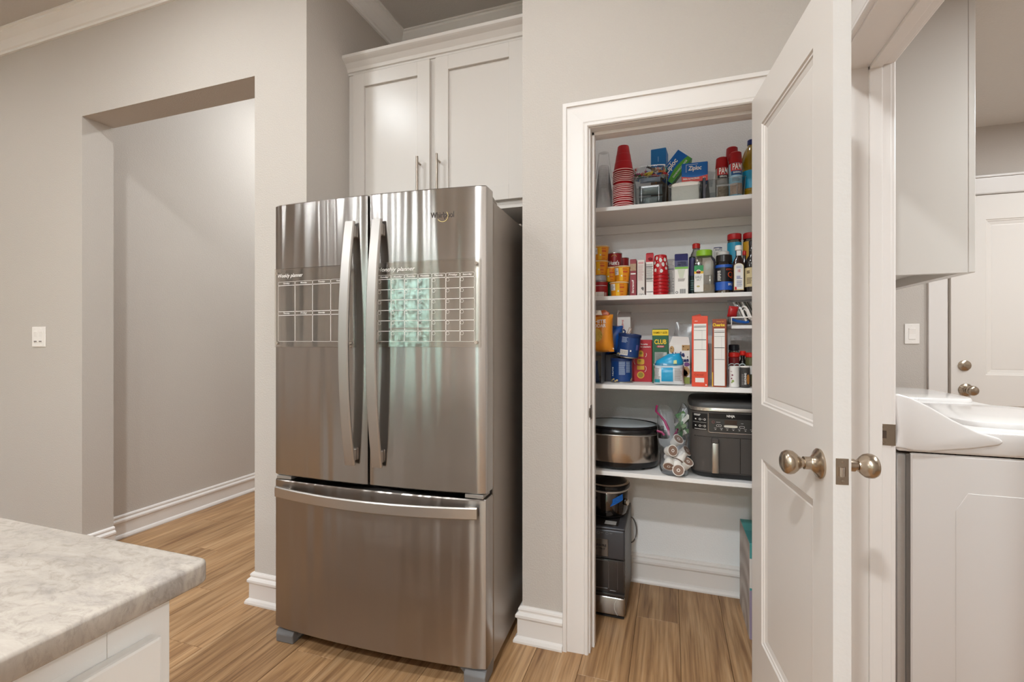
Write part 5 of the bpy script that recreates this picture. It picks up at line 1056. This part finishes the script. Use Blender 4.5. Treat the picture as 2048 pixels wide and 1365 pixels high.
t = round_thing('seasoning_canister', 'white canister with small fruit pictures in front of the jars', 'canister', .2445, 2.096, Z3); O('can', solid(.0195, .0195, 0, .086), mat('canister_white', '#dedad6', .4), t, smooth=35); wr(t, 'berry_marks', joinbm(poly(circ(-.009, .050, .0035, 10)), poly(circ(-.012, .036, .003, 10)), rect(-.016, -.010, .064, .0655)), mat('berry', '#7a2f45', .5), .0195); wr(t, 'leaf_marks', joinbm(poly(circ(-.007, .026, .005, 9)), poly(circ(-.011, .020, .003, 8))), mat('berry_leaf', '#8fa05c', .5), .0195)
t = round_thing('seasoning_canister', 'charcoal canister with white upright lettering beside the white one', 'canister', .2835, 2.094, Z3); O('can', solid(.0192, .0192, 0, .081), mat('canister_charcoal', '#3b3836', .4), t, smooth=35); O('lid', solid(.0196, .0194, .080, .0865), M_WHITEPL, t, smooth=35); wr(t, 'lettering', joinbm(TXT('SEASONING', -.001, .036, .046, .007, 0, bold=.02, turn=pi / 2)), M_WHITEINK, .0192); wr(t, 'pattern', joinbm(*[rect(-.014, -.0065, .012 + k * .005, .014 + k * .005, 0) for k in range(9)]), M_GREYINK, .0192); wr(t, 'food_picture', poly(SS(14, .006, .020, 2.5, .010, .034)), mat('food_orange', '#bd7a2c', .5, bump=(200, .8, .01)), .0192)
t = round_thing('bracelet_roll', 'white ringed tape rolls standing behind the two canisters', 'tape rolls', .262, 2.135, Z3)
for k in range(3): O('ring', TB([(-.022 + k * .020, 0, .0) for _ in (0,)] + [(-.022 + k * .020 + .0135 * cos(a), 0, .080 + .0135 * sin(a)) for a in [2 * pi * i / 16 for i in range(1, 17)]][1:], .0022, 6), mat('ring_grey', '#b9c2c2', .3), t, smooth=40)

# ------------------------------------------------ bottom shelf: slow cooker, zip bags, air fryer
M_PSTEEL = steel('cooker_steel', '#b3a79c', .2, .6, .05, bscale=(3, 3, .5)); M_BLK = mat('black_gloss', '#151314', .18, spec=.5); M_BLKS = mat('black_satin', '#232121', .4)
t = T('slow_cooker', 'oval stainless slow cooker with a dark glass lid on the bottom shelf', 'slow cooker', (-.228, 2.196, Z4))
a, b = .182, .135
def oval(prof, seg=48): return LA(prof, seg, sx=1, sy=b / a)
O('base', oval([(0, .004), (a - .030, .004), (a - .012, .010), (a - .006, .030), (a - .004, .036), (0, .036)]), M_BLK, t, smooth=40)
O('body', oval([(a - .006, .034), (a - .004, .036), (a - .002, .080), (a - .004, .148), (a - .008, .150)]), M_PSTEEL, t, smooth=40)
O('collar', oval([(a - .008, .148), (a - .001, .149), (a + .001, .153), (a - .002, .157), (a - .01, .158)]), mat('collar_steel', '#d6d0c8', .25, .9), t, smooth=40)
O('pot_rim', oval([(a - .012, .156), (a + .004, .158), (a + .010, .163), (a + .010, .172), (a + .004, .178), (a - .012, .180)]), M_BLK, t, smooth=40)
O('lid', oval([(a - .004, .1795), (a - .010, .184), (a - .04, .190), (a - .09, .193), (0, .194)]), mat('smoked_glass', '#a9b1b5', .2, spec=.5), t, smooth=40); O('lid_rim', oval([(a - .012, .178), (a - .002, .179), (a - .001, .184), (a - .008, .189), (a - .014, .188)]), M_BLK, t, smooth=40)
for s in (-1, 1): O('side_handle', LOFT([[(s * x, y, z) for x, y in ((a + .004, -.04), (a + .018, -.03), (a + .018, .03), (a + .004, .04))] for z in (.160, .178)]), M_BLK, t, smooth=40)
for x in (-.11, .11):
    for y in (-.06, .06): O('foot', solid(.012, .010, 0, .006, b=.001, seg=12), M_BLKS, t, (x, y, 0))
# zip bags of single-serve coffee pods and of leafy packets
t = T('zip_bag', 'clear zip bag of white coffee pods between slow cooker and air fryer', 'zip bag', (.011, 2.106, Z4))
O('bag', crumple(LOFT([[(x, y, z) for x, y in SS(28, p, q, 3, cx, 0)] for p, q, z, cx in ((.046, .042, .001, .002), (.054, .052, .02, .001), (.054, .050, .09, -.002), (.060, .045, .15, -.006), (.045, .02, .215, -.02), (.03, .008, .27, -.034), (.012, .004, .292, -.046))]), .008, 21, 55), clear('zip_bag_film', '#f4f5f7', .03, .25, .10), t, smooth=60)
M_POD = mat('pod_white', '#e4dfd8', .45); M_PODL = mat('pod_lid', '#8a6f60', .5, bump=(150, .4, .01))
for i, (x, y, z, e) in enumerate(((-.028, -.03, .100, (1.3, .3, .5)), (-.018, -.028, .066, (2.3, .5, .3)), (.018, -.03, .066, (2.6, -.2, -.4)), (.018, -.036, .030, (1.45, 0, .1)), (.048, -.02, .034, (.5, .5, 0)), (.044, -.02, .094, (2.6, .5, 0)), (-.022, -.01, .030, (1.0, .6, .4)), (.0, .02, .05, (.6, .2, 0)), (-.03, .02, .07, (2., .2, .8)), (.03, .022, .075, (.3, .9, 0)), (.0, .02, .12, (.8, .2, .6)))):
    x *= .84; p = O('coffee_pod', LA([(0, 0), (.0165, 0), (.0178, .002), (.0215, .036), (.0238, .037), (.0238, .0395), (0, .0395)], 20), M_POD, t, (x, y, z)); p.rotation_euler = e
    l2 = O('foil_lid', joinbm(LA([(0, .0402), (.0205, .0402)], 18)), M_PODL, p); O('white_ring', LA([(.004, .0406), (.007, .0406)], 12), M_POD, p)
O('zip_strip', TB([(-.066, -.012, .288), (-.070, -.014, .262), (-.050, -.016, .242), (-.034, -.02, .222), (-.020, -.026, .190), (-.018, -.03, .166)], [.0045, .0045, .0035, .0055, .0065, .0055], 6), mat('zip_magenta', '#8c1f55', .4), t, smooth=40)
O('zip_strip', TB([(-.066, -.03, .182), (-.046, -.034, .178), (-.036, -.036, .166)], .005, 6), mat('zip_magenta', '#8c1f55', .4), t, smooth=40)
t = T('zip_bag', 'clear zip bag of green and white packets leaning on the air fryer', 'zip bag', (.048, 2.19, Z4 + .135)); t.rotation_euler = (0, radians(4), 0)
O('bag', crumple(LOFT([[(x, y, z) for x, y in SS(24, p, q, 3, cx, 0)] for p, q, z, cx in ((.026, .028, 0, -.008), (.036, .034, .03, 0), (.036, .03, .08, .002), (.026, .016, .125, 0), (.006, .004, .152, -.006))]), .007, 33, 60), MATS['zip_bag_film'], t, smooth=60)
for k in range(13):
    r5 = random.Random(60 + k); x = -.022 + .004 * k % .045; q = O('tea_packet', B((-.022, .022, -.0012, .0012, -.009, .009), bev=.0006), mat(('packet_green', 'packet_white', 'packet_olive')[k % 3], ('#4e7a4b', '#dcd9cf', '#718a5f')[k % 3], .45), t, (-.006 + r5.uniform(-.012, .016), -.02 + .003 * (k % 5), .014 + .0075 * k)); q.rotation_euler = (r5.uniform(-.5, .3), -.9 + r5.uniform(-.3, .3), r5.uniform(-.4, .4))
O('zip_strip', TB([(-.034, -.034, .012), (-.026, -.036, .03), (-.022, -.036, .046)], .0055, 6), mat('zip_magenta', '#8c1f55', .4), t, smooth=40)
o = O('scoop', joinbm(solid(.026, .028, 0, .03, b=.003, seg=20)), M_BLK, smooth=40); o.location = (-.034, 2.085, Z4 + .125); tag(o, 'black plastic scoop lying between slow cooker and coffee pods', 'scoop')
o.location = (-.030, 2.20, Z4 + .13)
# air fryer
M_AF = mat('fryer_grey', '#4b4643', .42, spec=.45); M_AFL = mat('fryer_panel', '#3a3836', .3); M_AFT = mat('fryer_trim', '#d3ccc4', .22, .9)
t = T('air_fryer', 'dark grey two-basket air fryer with a control panel on the bottom shelf', 'air fryer', (.264, 2.236, Z4))
hw, hd = .192, .165
def AFo(s, e=6, g=0): return SS(56, (hw + g) * s, (hd + g) * s, e)
O('base', LOFT([[(x, y, z) for x, y in AFo(s)] for s, z in ((.90, .004), (.93, .008), (.955, .022))]), M_BLKS, t, smooth=40)
O('body', LOFT([[(x, y, z) for x, y in AFo(s)] for s, z in ((.955, .0225), (.985, .03), (.99, .16), (.985, .272))]), M_AF, t, smooth=40)
O('steel_band', LOFT([[(x, y, z) for x, y in AFo(s)] for s, z in ((.985, .274), (1.0, .276), (1.0, .288), (.99, .290))]), M_AFT, t, smooth=40)
O('top', LOFT([[(x, y, z) for x, y in AFo(s)] for s, z in ((.985, .290), (.98, .298), (.965, .308), (.93, .314), (.5, .317))]), mat('fryer_top', '#3f3d3c', .45), t, smooth=40)
for x in (-.12, .12):
    for y in (-.1, .1): O('foot', solid(.014, .012, 0, .006, b=.001, seg=12), M_BLKS, t, (x, y, 0))
def AFY(x, s=.988):
    q = min(.999, abs(x) / (hw * s)); return -hd * s * (1 - q ** 6) ** (1 / 6)
def af(bm, d=.001, s=.988):
    for v in bm.verts: v.co.y += AFY(v.co.x, s) - d
    return bm
def gp(x0, x1, z0, z1, n=12): return rect(x0, x1, z0, z1, 0, 0, n)
O('sticker_panel', af(gp(-.178, -.122, .196, .264, 8)), mat('sticker_black', '#121112', .3), t)
O('sticker_print', af(joinbm(bars(-.172, -.146, .252, .261, 2, seed=3, cols=4), bars(-.176, -.126, .2265, .228, 1, seed=2, ragged=0, cols=6, fill=.5), bars(-.170, -.126, .1975, .201, 1, seed=2, ragged=0, cols=6, fill=.5), *[ring(x, z, .0028, .0044, 0, 10) for x in (-.150, -.132) for z in (.240, .213)], *[poly(circ(-.1415, z, .0014, 8)) for z in (.240, .213)], *[poly(circ(-.166, z, .003, 6)) for z in (.240, .213)]), .0018), M_PAPER, t)
O('control_panel', af(gp(-.118, .118, .190, .268, 16)), M_AFL, t); O('display_strip', af(gp(-.117, .117, .246, .268, 16), .0016), mat('sticker_black', '#121112', .3), t)
O('display_window', af(gp(-.058, -.012, .224, .242, 4), .0018), mat('display_brown', '#43352d', .2), t)
tr = []
pth = [(-.118, .268), (-.118, .196), (-.116, .191), (-.111, .189), (.111, .189), (.116, .191), (.118, .196), (.118, .268)]
O('panel_trim', joinbm(TB([(x, AFY(x) - .0012, z) for x, z in pth], .0019, 6)), M_AFT, t, smooth=40)
O('logo_lettering', af(TXT('NINJA', -.035, .257, .030, .0125, 0, bold=.02), .0024), M_WHITEINK, t)
def pill(cx, cz, rx, rz): return SS(24, rx, rz, 4, cx, cz)
O('start_button', af(joinbm(poly(pill(-.035, .217, .025, .0048))), .0022), mat('button_cream', '#d9d3c6', .35), t)
def pill_ring(cx, cz, rx, rz, w):
    bm = bmesh.new(); A_, B_ = [bm.verts.new((x, 0, z)) for x, z in pill(cx, cz, rx, rz)], [bm.verts.new((x, 0, z)) for x, z in pill(cx, cz, rx - w, rz - w)]
    for i in range(24): bm.faces.new((A_[i], A_[(i + 1) % 24], B_[(i + 1) % 24], B_[i]))
    return bm
O('basket_button', af(joinbm(pill_ring(-.079, .2185, .0095, .0045, .001), pill_ring(.006, .2165, .0095, .0045, .001), rect(-.0795, -.0785, .2165, .2205), bars(-.089, -.072, .2305, .2325, 1, seed=3), bars(.002, .012, .229, .231, 1, seed=4)), .0022), M_PAPER, t); O('power_button', af(ring(-.100, .232, .0042, .005, 0, 18), .0022), mat('power_red', '#b5625c', .4), t)
O('mode_marks', af(joinbm(*[rect(-.094 + k * .022, -.089 + k * .022, .2015, .2035) for k in range(9)], *[bars(-.097 + k * .022, -.086 + k * .022, .2065, .2085, 1, seed=k, ragged=.1) for k in range(9)]), .0022), M_PAPER, t)
O('basket_front', af(gp(-.186, -.001, .030, .170, 14), .0022), M_AF, t, smooth=40); O('basket_front', af(gp(.001, .186, .030, .170, 14), .0022), M_AF, t, smooth=40)
O('basket_gap', af(joinbm(gp(-.186, .186, .170, .1715, 24), gp(-.001, .001, .030, .170, 1)), .0012), M_BLK, t)
for cx in (-.094, .094):
    h = O('basket_handle', PR([(x, y) for x, y in SS(20, .0135, .010, 4, cx, AFY(cx) - .020)], .030, .150, 'z', bev=.002), mat('handle_aluminium', '#b7b2ab', .28, .9), t, smooth=40); O('handle_root', B((cx - .0145, cx + .0145, AFY(cx) - .024, AFY(cx) + .002, .148, .168), bev=.004), M_AF, h)
t2 = T('whisk_brush', 'black wire brush standing on top of the air fryer at the right', 'brush', (.325, 2.24, Z4 + .3175)); O('handle', TB([(.0, 0, .004), (.05, 0, .02)], .005, 8), M_BLKS, t2)
for k in range(3): O('bristle', TB([(0, 0, .006 + k * .004), (-.018, -.004, .022 + k * .008)], .0014, 5), M_BLKS, t2)

# ------------------------------------------------ pantry floor: ice maker, small cooker, carton
M_ICE = mat('ice_grey', '#4a4a4e', .38, .3); M_ICED = mat('ice_dark', '#302b2a', .2, coat=.3)
t = T('ice_maker', 'tall grey countertop ice maker on the pantry floor', 'ice maker', (-.3155, 2.275, 0)); hw, hd = .1265, .18
O('base', B((-hw + .004, hw - .004, -hd + .006, hd, .004, .012)), M_BLK, t)
for x in (-.1, .1):
    for y in (-.14, .14): O('foot', solid(.012, .012, 0, .005, b=.001, seg=10), M_BLKS, t, (x, y, 0))
M_RIB = mat('ice_ribbed', '#57524f', .35, .5); n, l, b = nodes_of(M_RIB); tx = n.new('ShaderNodeTexCoord'); wv = n.new('ShaderNodeTexWave'); wv.bands_direction = 'DIAGONAL'; wv.inputs['Scale'].default_value = 26; bp = n.new('ShaderNodeBump'); bp.inputs['Strength'].default_value = .8; bp.inputs['Distance'].default_value = .004; l.new(tx.outputs['Object'], wv.inputs['Vector']); l.new(wv.outputs['Color'], bp.inputs['Height']); l.new(bp.outputs[0], b.inputs['Normal'])
O('case', B((-hw, hw, -hd + .012, hd, .012, .392), bev=.003), M_RIB, t)
O('front_cover', B((-hw, hw, -hd, -hd + .03, .258, .390), bev=.010, seg=3), M_ICE, t, smooth=40); O('top', B((-hw, hw, -hd, hd, .388, .400), bev=.006, seg=2), M_ICE, t, smooth=40)
O('top_panel', B((-hw + .012, hw - .03, -hd + .012, hd - .02, .400, .402), bev=.001), M_ICED, t); O('sticker', B((.035, .085, -hd + .03, -hd + .07, .4021, .4026)), mat('sticker_grey', '#b8b5b1', .5), t)
O('control_marks', joinbm(*[ring(x, .372, .005, .006, -hd - .0006, 12) for x in (.012, .05)], bars(.022, .034, .370, .374, 1, -hd - .0006), bars(.06, .075, .37, .376, 2, -hd - .0006)), mat('mark_grey', '#8a8a8c', .5), t)
O('steel_plate', B((-hw + .02, .055, -hd - .003, -hd + .001, .270, .346), bev=.002), M_STEEL, t); O('brand_lettering', joinbm(TXT('FRIGIDAIRE', .005, .318, .085, .010, -hd - .0036, bold=.02), TXT('GALLERY', .012, .303, .060, .007, -hd - .0036)), M_INK, t)
O('window', B((-hw + .004, hw - .003, -hd + .004, -hd + .02, .104, .257), bev=.006, seg=2), M_ICED, t, smooth=40); O('window_frame', joinbm(TB([(-hw + .01, -hd + .003, .25), (.052, -hd + .003, .25), (.056, -hd + .003, .246), (.056, -hd + .003, .132), (.052, -hd + .003, .128), (-hw + .01, -hd + .003, .128)], .0022, 6), TB([(.095, -hd + .003, .25), (.095, -hd + .003, .13), (.088, -hd + .003, .122), (.062, -hd + .003, .122)], .0016, 6)), mat('window_edge', '#5c5350', .25), t, smooth=40)
O('tray', B((-hw, hw, -hd - .004, -hd + .03, .098, .112), bev=.004, seg=2), M_ICED, t, smooth=40); O('steel_drawer', B((-hw, hw, -hd, -hd + .03, .014, .096), bev=.008, seg=3), M_STEEL, t, smooth=40); O('drawer_arc', ring(.135, .055, .052, .0545, -hd - .0008, 14, pi - .75, pi + .75), mat('arc_light', '#d8d4cf', .3, .6), t)
O('cord_loop', TB([(hw - .005, hd - .02, .33)] + [(hw - .004 + .030 * sin(a), hd - .01, .265 + .065 * cos(a)) for a in [pi * k / 12 for k in range(13)]], .0035, 6), mat('cord_grey', '#6f6b68', .5), t, smooth=40)
t = T('small_slow_cooker', 'small round black and steel slow cooker standing on the ice maker', 'slow cooker', (-.284, 2.262, .4028)); r = .094
O('base', solid(r - .014, r - .006, 0, .014), M_BLK, t, smooth=40); O('body', LA([(r - .008, .013), (r - .002, .03), (r, .118), (r - .003, .122)], 40), steel('dark_steel', '#5a5450', .14, .4, .04, bscale=(3, 3, .4)), t, smooth=40); O('collar', LA([(r - .004, .121), (r + .002, .122), (r + .003, .128), (r - .002, .132)], 40), mat('collar_white', '#cfc8c0', .3, .5), t, smooth=40)
O('pot_rim', LA([(r - .004, .131), (r + .007, .133), (r + .010, .139), (r + .008, .150), (r - .004, .156)], 40), M_BLK, t, smooth=40); O('lid_band', LA([(r + .0035, .1525), (r + .0055, .1545), (r + .002, .158), (r - .006, .159)], 40), M_CHROME, t, smooth=40); O('lid', LA([(r - .002, .157), (r - .02, .172), (r - .05, .182), (0, .186)], 40), M_BLK, t, smooth=40); O('lid_knob', solid(.014, .017, .185, .199, b=.002), M_BLK, t, smooth=40)
O('dial', solid(.016, .015, 0, .014, b=.002), M_CHROME, t, (r * cos(-.42) , r * sin(-.42), .075)).rotation_euler = (0, pi / 2, -.42)
bm = joinbm(poly([(.022, .062), (.075, .083), (.088, .088), (.086, .116), (.060, .108), (.034, .096), (.033, .080)])); bmesh.ops.triangulate(bm, faces=bm.faces[:]); bmesh.ops.subdivide_edges(bm, edges=bm.edges[:], cuts=3)
for v in bm.verts: v.co.y -= .0012
O('blue_tape', wrap(bm, r), mat('painter_tape', '#1560b4', .55), t); 
for s in (-1,): O('side_handle', B((s * r - .02, s * r + .004, -.03, .03, .085, .105), bev=.006), M_BLK, t)
O('side_handle', B((-.060, -.036, -.088, -.076, .088, .102), bev=.004), M_BLK, t)
t = T('shipping_carton', 'tall teal and lilac carton with a grey printed side at the pantry right wall', 'box', (.385, 2.272, 0)); w, d = .079, .142
O('carton', B((-w, w, -d, d, 0, .392), bev=.0015), mat('carton_teal', '#4fa3a3', .5), t); O('top_flap', B((-w + .001, w - .001, -d + .001, 0, .392, .3935)), mat('carton_teal2', '#3f8f92', .5), t)
O('printed_side', B((-w - .001, -w, -d, d, .001, .391)), mat('carton_side', '#b5aaa2', .6, bump=(14, .4, .02)), t); M_CS = MATS['carton_side']; n, l, b = nodes_of(M_CS); tx = n.new('ShaderNodeTexCoord'); wv = n.new('ShaderNodeTexWave'); wv.wave_type = 'RINGS'; wv.inputs['Scale'].default_value = 3.2; wv.inputs['Distortion'].default_value = 2.5; wv.inputs['Detail'].default_value = 3; rp = n.new('ShaderNodeValToRGB'); rp.color_ramp.elements[0].color = lin('#aba099'); rp.color_ramp.elements[1].color = lin('#cbc4be'); l.new(tx.outputs['Object'], wv.inputs['Vector']); l.new(wv.outputs['Color'], rp.inputs[0]); l.new(rp.outputs[0], b.inputs['Base Color'])
O('lilac_foot', B((-w - .0004, w, -d - .001, -d + .001, .001, .20)), mat('carton_lilac', '#9f93ab', .5), t); O('white_panel', B((-w, w, -d - .001, -d + .001, .21, .33)), M_CARD, t)
print('scene built:', len(bpy.data.objects))
